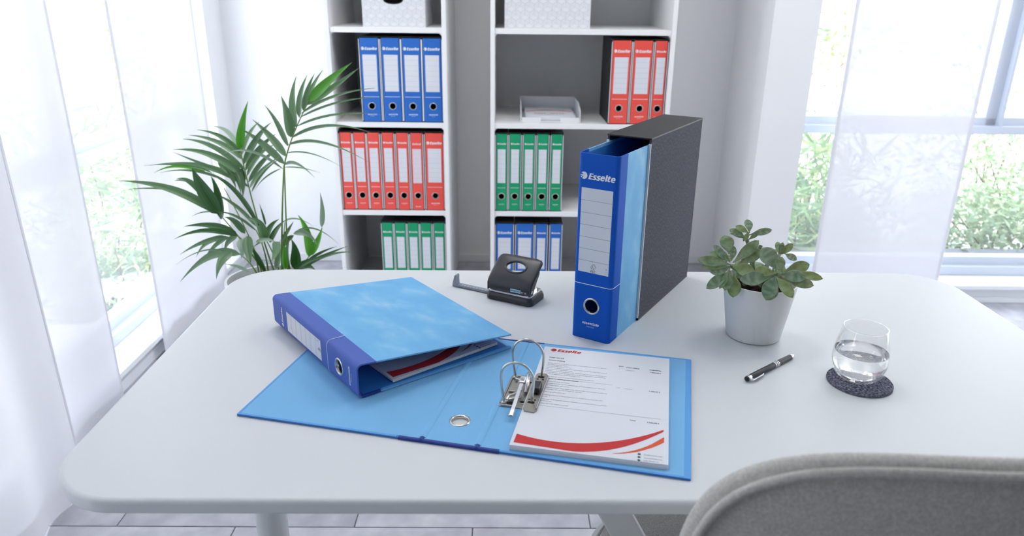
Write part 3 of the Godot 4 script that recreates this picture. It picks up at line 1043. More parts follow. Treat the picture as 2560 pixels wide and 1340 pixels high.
func spine_print(o: Node3D, w: float, hgt: float, lab: Rect2, logo_y: float, logo_w: float, seam_y: float, hole_y: float, hole_r: float, rows: int, fine: bool, foot_y: float, dark_marks: bool, band := 0.0, r := 0.008) -> void:
	var z := 0.0003
	part("spine_label", MB.new().box(Vector3(lab.get_center().x, lab.get_center().y, z / 2), Vector3(lab.size.x, lab.size.y, z)), M.paper, o)
	var m := MB.new()
	for i in range(1, rows):
		var y := lab.end.y - lab.size.y * i / rows
		m.box(Vector3(lab.get_center().x, y, z + 0.0001), Vector3(lab.size.x, 0.0005 if fine else 0.0011, 0.0002))
	part("label_rule", m, (M.print_line if w > 0.06 else M.print_faint) if fine else M.print_faint, o)
	# certification mark: a small tree with a tick, over its letters
	m = MB.new()
	var s := lab.size.x * 0.11
	var cx := lab.get_center().x + (0.0 if fine else lab.size.x * 0.1)
	var cy := lab.position.y + s * 1.75
	m.at(cx, cy, z + 0.0003)
	var tree := []
	for p in [[-1.0, 0.1], [-0.55, -0.7], [-0.2, 0.1], [-0.45, 0.15], [-0.55, 0.75], [0.0, 1.15], [0.55, 0.95], [0.65, 0.5], [1.0, 0.1], [0.7, -0.35], [0.2, -0.3], [0.2, -0.9], [0.6, -0.9]]:
		tree.append(Vector3(p[0], p[1], 0) * s * 0.8)
	m.tube(tree, s * 0.07, 4, 0.3)
	if fine:
		letters(m, "FSC", true, Vector3(-s * 0.75, -s * 1.65, 0), s * 1.5, 0.0, 4.0)
		m.at(lab.end.x - 0.004, lab.position.y + 0.006, z + 0.0003)
		letters(m, "G 75", false, Vector3(-0.0012, 0, 0), 0.004, 0.0, 6.0)
		letters(m, "8", false, Vector3(-0.0012, 0.004, 0), 0.002, 0.0, 6.0)
	part("certification_mark", m, M.print_grey if dark_marks else M.print_faint, o)
	m = MB.new()
	logo(m, -logo_w / 2, logo_y, logo_w, z, 4.0 if fine else 9.0)
	part("brand_lettering", m, M.white_print, o)
	if seam_y > 0:
		m = MB.new()
		m.box(Vector3(0, seam_y, 0.00015), Vector3(w - 2 * r, 0.0010 if fine else 0.0014, 0.0005))
		if band > 0:
			for sg in [-1.0, 1.0]:
				var pts := []
				for i in 9:
					var a := PI / 2 * (1.0 - i / 8.0)
					pts.append(Vector3(sg * (w / 2 - r + cos(a) * (r + 0.0001)), seam_y, -r + sin(a) * (r + 0.0001)))
				pts.append(Vector3(sg * (w / 2 + 0.0001), seam_y, -band))
				m.tube(pts, 0.0005, 5)
		part("seam_line", m, M.white_print, o)
	m = MB.new()
	var fw := w * (0.56 if w < 0.06 else 0.43) if fine else w * 0.5
	letters(m, "essentials", true, Vector3(-fw / 2, foot_y, z), fw, 0.12, 4.0 if fine else 9.0)
	letters(m, "Made in Italy", false, Vector3(-fw * 0.22, foot_y - fw * 0.17, z), fw * 0.44, 0.0, 6.0 if fine else 10.0)
	part("foot_lettering", m, M.white_print, o)
	# riveted finger ring
	m = MB.new()
	m.xf(Transform3D(Basis(Vector3(1, 0, 0), Vector3(0, 0, 1), Vector3(0, -1, 0)), Vector3(0, hole_y, 0)))
	m.lathe([Vector2(hole_r - 0.0006, -0.0042), Vector2(hole_r + 0.0032, -0.0038), Vector2(hole_r + 0.0036, -0.0032), Vector2(hole_r + 0.0002, -0.0026), Vector2(hole_r, -0.0006), Vector2(hole_r + 0.0030, 0.0001), Vector2(hole_r + 0.0026, 0.0011), Vector2(hole_r + 0.0006, 0.0014), Vector2(hole_r - 0.0004, 0.0008), Vector2(hole_r - 0.0006, -0.0042)], 36, 60.0)
	part("finger_ring", m, M.steel, o)


func make_shelf_binder(w: float, spine_mat: Material, cover_mat: Material, clip_label := false) -> Node3D:
	var hgt := 0.333
	var o := Node3D.new()
	o.name = "lever_arch_binder"
	var r := 0.006
	binder_shell(o, w, hgt, 0.275, r, 0.03, spine_mat, cover_mat, null, 0.0625)
	if clip_label:
		# variant with a clear pocket over a taller label that runs the width of the spine
		var z := 0.0004
		part("spine_label", MB.new().box(Vector3(0, 0.192, z / 2), Vector3(w - 2 * r, 0.146, z)), std(Color(0.90, 0.86, 0.89), 0.3), o)
		var m := MB.new()
		for i in range(1, 7):
			m.box(Vector3(0, 0.265 - 0.0209 * i, z + 0.0001), Vector3(w - 2 * r - 0.004, 0.0008, 0.0002))
		for y in [0.118, 0.266]:
			m.box(Vector3(0, y, z + 0.0001), Vector3(w - 2 * r, 0.0012, 0.0002))
		part("label_rule", m, M.print_faint, o)
		m = MB.new()
		letters(m, "Oxford", true, Vector3(-w * 0.36, 0.283, z), w * 0.72, 0.18, 9.0)
		logo(m, -w * 0.24, 0.012, w * 0.48, z, 10.0)
		part("brand_lettering", m, M.white_print, o)
		m = MB.new()
		m.xf(Transform3D(Basis(Vector3(1, 0, 0), Vector3(0, 0, 1), Vector3(0, -1, 0)), Vector3(0, 0.0625, 0)))
		m.lathe([Vector2(0.0119, -0.003), Vector2(0.0125, -0.0006), Vector2(0.0155, 0.0001), Vector2(0.0151, 0.0011), Vector2(0.0131, 0.0014), Vector2(0.0121, 0.0008), Vector2(0.0119, -0.003)], 32, 60.0)
		part("finger_ring", m, M.steel, o)
	else:
		var wide := w > 0.06
		var lw := w * (0.76 if wide else 0.72)
		spine_print(o, w, hgt, Rect2(-lw / 2, 0.122, lw, 0.146), 0.286 if wide else 0.288, w * (0.88 if wide else 0.84), 0.1005, 0.0625, 0.0125, 7, false, 0.026, false, 0.0, r)
	return o


func make_slipcase(w: float, depth := 0.285, hgt := 0.342, wall := 0.0028, mat: Material = null) -> Node3D:
	var o := Node3D.new()
	o.name = "slipcase"
	if mat == null:
		mat = M.slip_black
	var m := MB.new()
	for s in [-1, 1]:
		m.rbox(Vector3(s * (w / 2 - wall / 2), hgt / 2, -depth / 2 - 0.0006), Vector3(wall, hgt, depth - 0.0012), 0.0008, 1)
	m.rbox(Vector3(0, hgt / 2, -depth + wall / 2), Vector3(w, hgt, wall), 0.0008, 1)
	part("shell", m, mat, o)
	m = MB.new()
	m.rbox(Vector3(0, hgt - 0.0016, -depth / 2 + 0.0004), Vector3(w + 0.0012, 0.0036, depth + 0.0008), 0.0012, 1)
	part("end_cap", m, M.slip_cap, o)
	m = MB.new()
	m.rbox(Vector3(0, 0.0016, -depth / 2), Vector3(w + 0.0008, 0.0032, depth), 0.001, 1)
	part("end_cap", m, M.slip_cap, o)
	# raw white board edges down the two sides of the mouth
	for s in [-1, 1]:
		part("edge_strip", MB.new().box(Vector3(s * (w / 2 - wall / 2), hgt / 2 - 0.002, 0.0004), Vector3(wall * 1.0, hgt - 0.016, 0.0024)), M.edge_white, o)
	return o


func shelf_row(proto: Node3D, slip: Node3D, spots: Array, shelf_y: float, colour: String, where: String, group: String, size_word: String, ordinals: Array, kept: Dictionary) -> void:
	for i in spots.size():
		var x: float = spots[i][0]
		var push: float = spots[i][1]
		var who: String = ordinals[i]
		for kind in 2:
			var src: Node3D = slip if kind == 0 else proto
			var label := ("black slipcase of the %s binder, %s, %s" % [colour, who, where]) if kind == 0 else ("%s %s lever arch binder, %s, %s" % [size_word, colour, who, where])
			var xf := Transform3D(Basis(Vector3.UP, deg_to_rad(spots[i][2] if spots[i].size() > 2 else 0.0)), Vector3(x, shelf_y + (0.0 if kind == 0 else 0.0036), -3.094 - push - (0.0025 if kind == 0 else 0.0)))
			var grp := group + (" slipcases" if kind == 0 else " binders")
			if not kept.has(src):
				kept[src] = true
				src.name = numbered(String(src.name))
				add_child(src)
				src.transform = xf
				tag(src, label, "slipcase" if kind == 0 else "binder", grp)
			else:
				var c := dup(src, xf, label, grp)
				c.set_meta("category", "slipcase" if kind == 0 else "binder")


func storage_box(label: String, x0: float, x1: float, y: float, z_front: float, hole_x: float, hole_y: float) -> void:
	var w := x1 - x0
	var d := 0.30
	var h := 0.19
	var o := thing("storage_box", label, "box", Transform3D(Basis(), Vector3((x0 + x1) / 2, y, z_front - d / 2)))
	var pat: StandardMaterial3D = M.box_pattern
	var m := MB.new()
	var hw := 0.036
	var outer := [Vector2(-w / 2, 0), Vector2(w / 2, 0), Vector2(w / 2, h), Vector2(-w / 2, h)]
	var hc := Vector2(hole_x, hole_y)
	if hole_y > 0:
		# front with an oval grip hole
		m.at(0, 0, d / 2 - 0.003)
		m.holed(Vector2(-w / 2, 0), Vector2(w / 2, h), hc, hw, 0.0, 0.003, 0.012)
	else:
		m.at(0, h / 2, d / 2 - 0.0015)
		m.rbox(Vector3.ZERO, Vector3(w, h, 0.003), 0.001, 1)
	m.at(0, h / 2, -d / 2 + 0.0015)
	m.rbox(Vector3.ZERO, Vector3(w, h, 0.003), 0.001, 1)
	for s in [-1, 1]:
		m.at(s * (w / 2 - 0.0015), h / 2, 0)
		m.rbox(Vector3.ZERO, Vector3(0.003, h, d - 0.004), 0.001, 1)
	m.at(0, 0.0015, 0)
	m.box(Vector3.ZERO, Vector3(w - 0.004, 0.003, d - 0.004))
	part("body", m, pat, o)
	part("lid", MB.new().rbox(Vector3(0, h + 0.012, 0), Vector3(w + 0.008, 0.03, d + 0.008), 0.003, 1), pat, o)
	if hole_y > 0:
		m = MB.new()
		var oa := []
		var ob := []
		for i in 28:
			var a := TAU * i / 28
			oa.append(hc + Vector2(cos(a) * (hw + 0.003), sin(a) * 0.0148))
			ob.append(hc + Vector2(cos(a) * (hw - 0.001), sin(a) * 0.0113))
		m.at(0, 0, d / 2)
		m.ring_plate(oa, ob, -0.004, 0.0014)
		part("grip_rim", m, M.black, o)


# white print of linked cubes with hatched faces, drawn as a repeating tile
func cube_tile() -> ImageTexture:
	var w := 208
	var h := 360
	var im := Image.create(w, h, false, Image.FORMAT_RGB8)
	var ground := Color(0.915, 0.925, 0.94)
	var ink := Color(0.77, 0.79, 0.83)
	im.fill(ground)
	var side := 120.0
	for py in h:
		for px in w:
			# nearest hexagon centre of a honeycomb with pointed tops
			var best := Vector2.ZERO
			var bd := 1e9
			for c in [Vector2(0, 0), Vector2(w, 0), Vector2(w / 2.0, h / 2.0), Vector2(0, h), Vector2(w, h)]:
				var d2 := Vector2(px, py).distance_squared_to(c)
				if d2 < bd:
					bd = d2
					best = c
			var q := Vector2(px, py) - best
			var a := fposmod(rad_to_deg(q.angle()), 360.0)
			# the three faces of a cube meet at the centre
			var hit := false
			for k in 3:
				var dr := Vector2.from_angle(deg_to_rad(90.0 + 120.0 * k))
				if absf(q.cross(dr)) < 3.0 and q.dot(dr) > 0:
					hit = true
			var edge := 1e9
			for k in 6:
				var nn := Vector2.from_angle(deg_to_rad(60.0 * k))
				edge = minf(edge, w / 2.0 - q.dot(nn))
			if edge < 1.6:
				hit = true
			var k3 := int(fposmod(a - 90.0, 360.0) / 120.0)
			if k3 != 1:
				var along := Vector2.from_angle(deg_to_rad(90.0 if k3 == 0 else 210.0))
				var dd := fposmod(absf(q.cross(along)), 20.0)
				if dd < 3.0 and q.length() > 6.0:
					hit = true
			if hit:
				im.set_pixel(px, py, ink)
	im.generate_mipmaps()
	return ImageTexture.create_from_image(im)


func shelf_contents() -> void:
	M.slip_black = std(Color(0.115, 0.12, 0.14), 0.6)
	M.slip_cap = std(Color(0.07, 0.075, 0.09), 0.45)
	M.edge_white = std(Color(0.90, 0.91, 0.93), 0.7)
	M.box_pattern = triplanar(std(Color.WHITE, 0.7, 0.3), 1.0)
	M.box_pattern.albedo_texture = cube_tile()
	M.box_pattern.uv1_scale = Vector3(1.0 / 0.0361, 1.0 / 0.0625, 1.0 / 0.0361)
	var blue := std(Color(0.14, 0.42, 0.78), 0.5)
	var red := std(Color(0.95, 0.34, 0.30), 0.5)
	var green := std(Color(0.03, 0.62, 0.42), 0.5)
	var dark := std(Color(0.30, 0.33, 0.38), 0.7)
	var bw := make_shelf_binder(0.0745, blue, dark)
	var bn := make_shelf_binder(0.0485, blue, dark)
	var rw := make_shelf_binder(0.0745, red, dark)
	var rn := make_shelf_binder(0.0485, red, dark)
	var ro := make_shelf_binder(0.0485, red, dark, true)
	var gn := make_shelf_binder(0.0465, green, dark)
	var sw := make_slipcase(0.0838)
	var sn := make_slipcase(0.0570)
	var sg := make_slipcase(0.0545)
	var kept := {}
	var o4 := ["first from the left", "second from the left", "third from the left", "fourth from the left"]
	shelf_row(bw, sw, [[-0.5575, 0.0], [-0.4715, 0.002], [-0.3872, 0.0], [-0.3033, -0.001]], SHELF_T[2], "blue", "left unit upper shelf", "blue upper shelf", "wide", o4, kept)
	var o5 := ["first from the left", "second from the left", "third from the left", "fourth from the left", "fifth from the left"]
	shelf_row(rn, sn, [[-0.678, 0.0], [-0.6195, 0.001], [-0.5610, 0.0], [-0.5000, 0.002], [-0.4395, 0.0]], SHELF_T[1], "red", "left unit red row", "red row of the left unit", "narrow", o5, kept)
	shelf_row(ro, sn, [[-0.3790, 0.0]], SHELF_T[1], "red", "left unit red row", "red row of the left unit", "narrow", ["tall clear label pocket"], kept)
	shelf_row(rw, sw, [[-0.3043, 0.0]], SHELF_T[1], "red", "left unit red row", "red row of the left unit", "wide", ["at the right end"], kept)
	shelf_row(gn, sg, [[-0.5205, 0.0], [-0.4635, 0.001], [-0.4065, 0.0], [-0.3500, 0.0], [-0.2920, 0.002]], SHELF_T[0], "green", "left unit low shelf", "green low shelf", "narrow", o5, kept)
	shelf_row(rw, sw, [[0.4680, 0.0, 0.4], [0.5550, 0.002, 0.6]], SHELF_T[2], "red", "right unit upper shelf", "red upper shelf of the right unit", "wide", ["leftmost of three", "middle of three"], kept)
	shelf_row(rn, sn, [[0.6285, 0.0, 0.5]], SHELF_T[2], "red", "right unit upper shelf", "red upper shelf of the right unit", "narrow", ["rightmost of three"], kept)
	shelf_row(gn, sg, [[-0.0185, 0.0], [0.0390, 0.002], [0.0978, 0.0], [0.1563, 0.001], [0.2160, 0.0]], SHELF_T[1], "green", "right unit middle shelf", "green middle shelf of the right unit", "narrow", o5, kept)
	shelf_row(bw, sw, [[-0.0040, 0.0], [0.0860, 0.001]], SHELF_T[0], "blue", "right unit low shelf", "blue low shelf of the right unit", "wide", ["first from the left", "second from the left"], kept)
	shelf_row(bn, sn, [[0.1595, 0.0], [0.2235, 0.001]], SHELF_T[0], "blue", "right unit low shelf", "blue low shelf of the right unit", "narrow", ["third from the left", "fourth from the left"], kept)
	storage_box("white storage box with cube pattern and dark grip hole, top of the left unit", -0.578, -0.327, SHELF_T[3], -3.105, 0.0, 0.102)
	storage_box("white storage box with cube pattern and plain front, top of the right unit", -0.010, 0.334, SHELF_T[3], -3.105, 0.0, -1.0)
	letter_tray()


func letter_tray() -> void:
	var o := thing("letter_tray", "white open letter tray on the upper shelf of the right unit", "letter tray", Transform3D(Basis(), Vector3(0.187, SHELF_T[2], -3.115)))
	var mat := std(Color(0.92, 0.93, 0.95), 0.3)
	var w := 0.252
	var d := 0.30
	# bottom with a scooped front lip
	var m := MB.new()
	m.rbox(Vector3(0, 0.006, -d / 2), Vector3(w, 0.004, d - 0.004), 0.001, 1)
	part("tray_floor", m, mat, o)
	for s in [-1.0, 1.0]:
		m = MB.new()
		m.rbox(Vector3(s * (w / 2 - 0.045), 0.011, -0.003), Vector3(0.08, 0.022, 0.004), 0.0015, 1)
		part("front_lip", m, mat, o)
		# side wall, cut back at the front
		m = MB.new()
		m.xf(Transform3D(Basis(Vector3(0, 0, -1), Vector3(0, 1, 0), Vector3(1, 0, 0)), Vector3(s * (w / 2 - 0.0015), 0, 0)))
		m.prism(PackedVector2Array([Vector2(0, 0), Vector2(d, 0), Vector2(d, 0.072), Vector2(0.10, 0.072), Vector2(0.012, 0.052), Vector2(0, 0.046)]), -0.0015, 0.0015)
		part("side_wall", m, mat, o)
	part("back_wall", MB.new().rbox(Vector3(0, 0.036, -d + 0.0015), Vector3(w, 0.072, 0.003), 0.001, 1), mat, o)
	m = MB.new()
	m.rbox(Vector3(0, 0.004, -0.02), Vector3(0.08, 0.008, 0.03), 0.001, 1)
	part("grip", m, mat, o)
	var p := thing("letter_paper", "sheaf of white letter paper with a red arc lying in the letter tray", "paper", Transform3D(Basis(), Vector3(0.187, SHELF_T[2] + 0.0082, -3.130)))
	part("sheaf", MB.new().rbox(Vector3(0, 0.009, -0.14), Vector3(0.21, 0.018, 0.268), 0.001, 1), M.paper, p)
	m = MB.new()
	m.xf(Transform3D(Basis(Vector3(1, 0, 0), Vector3(0, 0, -1), Vector3(0, 1, 0)), Vector3(0, 0.0185, 0)))
	var arc := PackedVector2Array()
	for i in 17:
		var x := lerpf(-0.1, 0.1, i / 16.0)
		arc.append(Vector2(x, 0.175 - 4.0 * x * x))
	for i in 17:
		var x := lerpf(0.1, -0.1, i / 16.0)
		arc.append(Vector2(x, 0.160 - 3.6 * x * x))
	m.flat(arc)
	part("printed_arc", m, M.print_red, p)
	m = MB.new()
	m.xf(Transform3D(Basis(Vector3(1, 0, 0), Vector3(0, 0, -1), Vector3(0, 1, 0)), Vector3(0, 0.0186, 0)))
	letters(m, "COST   OFFER", true, Vector3(-0.065, 0.062, 0), 0.13, 0.0, 9.0)
	letters(m, "No. 1", true, Vector3(-0.012, 0.035, 0), 0.024, 0.0, 9.0)
	part("printed_text", m, M.print_red, p)


const TOP := 0.74


func loft(m: MB, rows: Array) -> MB:
	m.grid(rows, true)
	return m


# closed body from stacked outlines [Vector2 outline, y], bottom first; convex
func stack_outlines(m: MB, levels: Array, cap_bottom := true) -> void:
	var rows := []
	for l in levels:
		var row := PackedVector3Array()
		var pts: PackedVector2Array = l[0]
		for i in range(pts.size() - 1, -1, -1):
			row.append(Vector3(pts[i].x, l[1], pts[i].y))
		rows.append(row)
	m.grid(rows, true)
	for e in ([0, rows.size() - 1] if cap_bottom else [rows.size() - 1]):
		var q := Vector3.DOWN if e == 0 else Vector3.UP
		var c := Vector3.ZERO
		for p in rows[e]:
			c += p
		c /= rows[e].size()
		var k := m.vert(c, q)
		for p in rows[e]:
			m.vert(p, q)
		var cnt: int = rows[e].size()
		for i in cnt:
			var a := k + 1 + i
			var b := k + 1 + (i + 1) % cnt
			if e == 0:
				m.tri(k, b, a)
			else:
				m.tri(k, a, b)


func offset_outline(hx: float, hz: float, r: float, inset: float, steps := 12) -> PackedVector2Array:
	return rounded_outline(hx - inset, hz - inset, maxf(r - inset, 0.001), steps)


func table() -> void:
	var o := thing("desk", "large white desk with rounded corners and thin rounded edge under the open binder", "table", Transform3D(Basis(Vector3.UP, 0.004), Vector3(0.193, 0, -1.127)))
	var hx := 0.770
	var hz := 0.397
	var m := MB.new()
	var lv := []
	for e in [[0.003, -0.019], [0.0006, -0.0182], [0.0, -0.016], [0.0, -0.006], [0.0008, -0.0034], [0.0024, -0.0012], [0.0050, -0.0002], [0.0068, 0.0]]:
		lv.append([offset_outline(hx, hz, 0.105, e[0]), TOP + e[1]])
	stack_outlines(m, lv)
	part("tabletop", m, M.table, o)
	# under-frame: a rail on each long side, two round posts at the left, slanting flat legs at the right
	for z in [-0.25, 0.22]:
		part("rail", MB.new().rbox(Vector3(0, TOP - 0.036, z), Vector3(1.30, 0.03, 0.04), 0.004, 1), M.table_leg, o)
	for l in [[-0.542, 0.22], [-0.724, -0.25], [0.62, -0.25]]:
		part("leg", MB.new().tube([Vector3(l[0], TOP - 0.022, l[1]), Vector3(l[0], 0.4, l[1]), Vector3(l[0] + 0.004, 0.001, l[1])], [0.0235, 0.0222, 0.020], 24), M.table_leg, o)
	m = MB.new()
	var a := Vector3(-0.0965, TOP - 0.022, 0.22)
	var b := Vector3(0.280, 0.001, 0.22)
	var dirn := (b - a).normalized()
	m.xf(Transform3D(Basis(dirn.cross(Vector3(0, 0, 1)), dirn, Vector3(0, 0, 1)), (a + b) / 2))
	m.rbox(Vector3.ZERO, Vector3(0.046, a.distance_to(b), 0.016), 0.003, 2)
	part("leg", m, M.table_leg, o)


func chair() -> void:
	var fabric := std(Color(0.66, 0.65, 0.635), 0.95, 0.15)
	var weave := FastNoiseLite.new()
	var im := Image.create(256, 256, false, Image.FORMAT_RGB8)
	var bump := Image.create(256, 256, false, Image.FORMAT_RGB8)
	rng.seed = 21
	var shade := []
	for i in 64 * 64:
		shade.append(rng.randf())
	for y in 256:
		for x in 256:
			var cx := x / 4
			var cy := y / 4
			var over := (cx + cy) % 2 == 0
			var fx := (x % 4 - 1.5) / 2.0
			var fy := (y % 4 - 1.5) / 2.0
			var prof: float = 1.0 - (fy * fy if over else fx * fx) * 0.8
			var s: float = shade[(cy / 1 * 64 + cx / 2) % 4096] if over else shade[((cy / 2) * 64 + cx + 777) % 4096]
			var t := 0.61 + 0.15 * s + 0.09 * prof
			im.set_pixel(x, y, Color(t * 0.99, t * 0.98, t * 0.955))
			bump.set_pixel(x, y, Color(prof, prof, prof))
	fabric.albedo_color = Color.WHITE
	fabric.albedo_texture = ImageTexture.create_from_image(im)
	triplanar(fabric, 11.0)
	bump.bump_map_to_normal_map(3.0)
	fabric.normal_enabled = true
	fabric.normal_texture = ImageTexture.create_from_image(bump)
	fabric.normal_scale = 0.8
	fabric.rim_enabled = true
	fabric.rim = 0.35
	var shellm := std(Color(0.90, 0.90, 0.90), 0.4)
	var o := thing("office_chair", "grey woven upholstered chair with piped edge and white shell, pushed under the desk", "chair", Transform3D(Basis(), Vector3(0.418, 0, -0.80)))
	# backrest: outline in (across, up), bent round the sitter; front face towards the desk (-z)
	var hw := 0.262
	var y_lo := 0.50
	var y_hi := 0.984
	var bend := func(s: float, y: float, back: float) -> Vector3:
		var k := s / hw
		return Vector3(s, y, 0.325 - 0.050 * k * k + (y - 0.75) * 0.10 + back)
	var outline := func(scale_: float, grow: float) -> Array:
		var pts := []
		var cy := (y_lo + y_hi) / 2
		var hy := (y_hi - y_lo) / 2
		for i in 96:
			var a := TAU * i / 96
			var ca := cos(a)
			var sa := sin(a)
			var e := 0.52
			var px := signf(ca) * pow(absf(ca), e) * (hw + grow) * scale_
			var py := signf(sa) * pow(absf(sa), e * 0.92) * (hy + grow) * scale_
			# sides narrow towards the seat
			px *= 1.0 - 0.10 * clampf(-py / hy, 0.0, 1.0)
			pts.append(Vector2(px, cy + py))
		return pts
	var m := MB.new()
	var rows := []
	for e in [[0.0, 0.0, 0.0], [0.3, 0.0, 0.0], [0.6, 0.0, 0.0], [0.85, 0.0, 0.0], [1.0, -0.012, -0.001], [1.0, -0.003, -0.004], [1.0, 0.001, -0.008], [1.0, 0.002, -0.013], [1.0, 0.001, -0.019], [1.0, -0.005, -0.025], [1.0, -0.014, -0.029], [0.85, 0.0, -0.033], [0.5, 0.0, -0.034], [0.0, 0.0, -0.034]]:
		var row := PackedVector3Array()
		for p in outline.call(maxf(e[0], 0.001), e[1]):
			row.append(bend.call(p.x, p.y, e[2]))
		rows.append(row)
	m.grid(rows, true, true)
	part("backrest", m, fabric, o)
	m = MB.new()
	var loop := []
	var ol: Array = outline.call(1.0, -0.0035)
	for i in ol.size() + 1:
		var p: Vector2 = ol[i % ol.size()]
		loop.append(bend.call(p.x, p.y, 0.0005))
	m.tube(loop, 0.0042, 8)
	part("piping", m, fabric, o)
	# seat: cushion on a white shell
	var seat_outline := func(grow: float) -> PackedVector2Array:
		var pts := PackedVector2Array()
		for i in 72:
			var a := TAU * i / 72
			var ca := cos(a)
			var sa := sin(a)
			var px := signf(ca) * pow(absf(ca), 0.62) * (0.303 + grow)
			var pz := signf(sa) * pow(absf(sa), 0.62) * (0.255 + grow)
			px *= 1.0 - 0.22 * clampf(pz / 0.255 * 0.5 + 0.5, 0.0, 1.0)
			pts.append(Vector2(px, pz - 0.03))
		return pts
	m = MB.new()
	stack_outlines(m, [[seat_outline.call(-0.06), 0.408], [seat_outline.call(-0.022), 0.412], [seat_outline.call(-0.004), 0.425], [seat_outline.call(0.004), 0.445], [seat_outline.call(0.004), 0.458], [seat_outline.call(-0.004), 0.462]])
	part("seat_shell", m, shellm, o)
	m = MB.new()
	stack_outlines(m, [[seat_outline.call(-0.012), 0.456], [seat_outline.call(-0.009), 0.466], [seat_outline.call(-0.014), 0.480], [seat_outline.call(-0.03), 0.492], [seat_outline.call(-0.08), 0.499], [seat_outline.call(-0.16), 0.501]])
	part("seat", m, fabric, o)
	m = MB.new()
	var sl := []
	var so: PackedVector2Array = seat_outline.call(-0.008)
	for i in so.size() + 1:
		sl.append(Vector3(so[i % so.size()].x, 0.464, so[i % so.size()].y))
	m.tube(sl, 0.0042, 8)
	part("seat_piping", m, fabric, o)
	# bracket joining the back to the seat and four splayed legs
	m = MB.new()
	m.tube([Vector3(0, 0.43, 0.10), Vector3(0, 0.42, 0.24), Vector3(0, 0.48, 0.30), Vector3(0, 0.62, 0.315)], [0.02, 0.02, 0.02, 0.016], 10, 2.2)
	part("back_bracket", m, shellm, o)
	for s in [[-1, -1], [1, -1], [-1, 1], [1, 1]]:
		m = MB.new()
		m.tube([Vector3(s[0] * 0.15, 0.42, s[1] * 0.14 - 0.03), Vector3(s[0] * 0.20, 0.2, s[1] * 0.19 - 0.03), Vector3(s[0] * 0.235, 0.001, s[1] * 0.225 - 0.03)], [0.016, 0.013, 0.010], 12)
		part("leg", m, shellm, o)


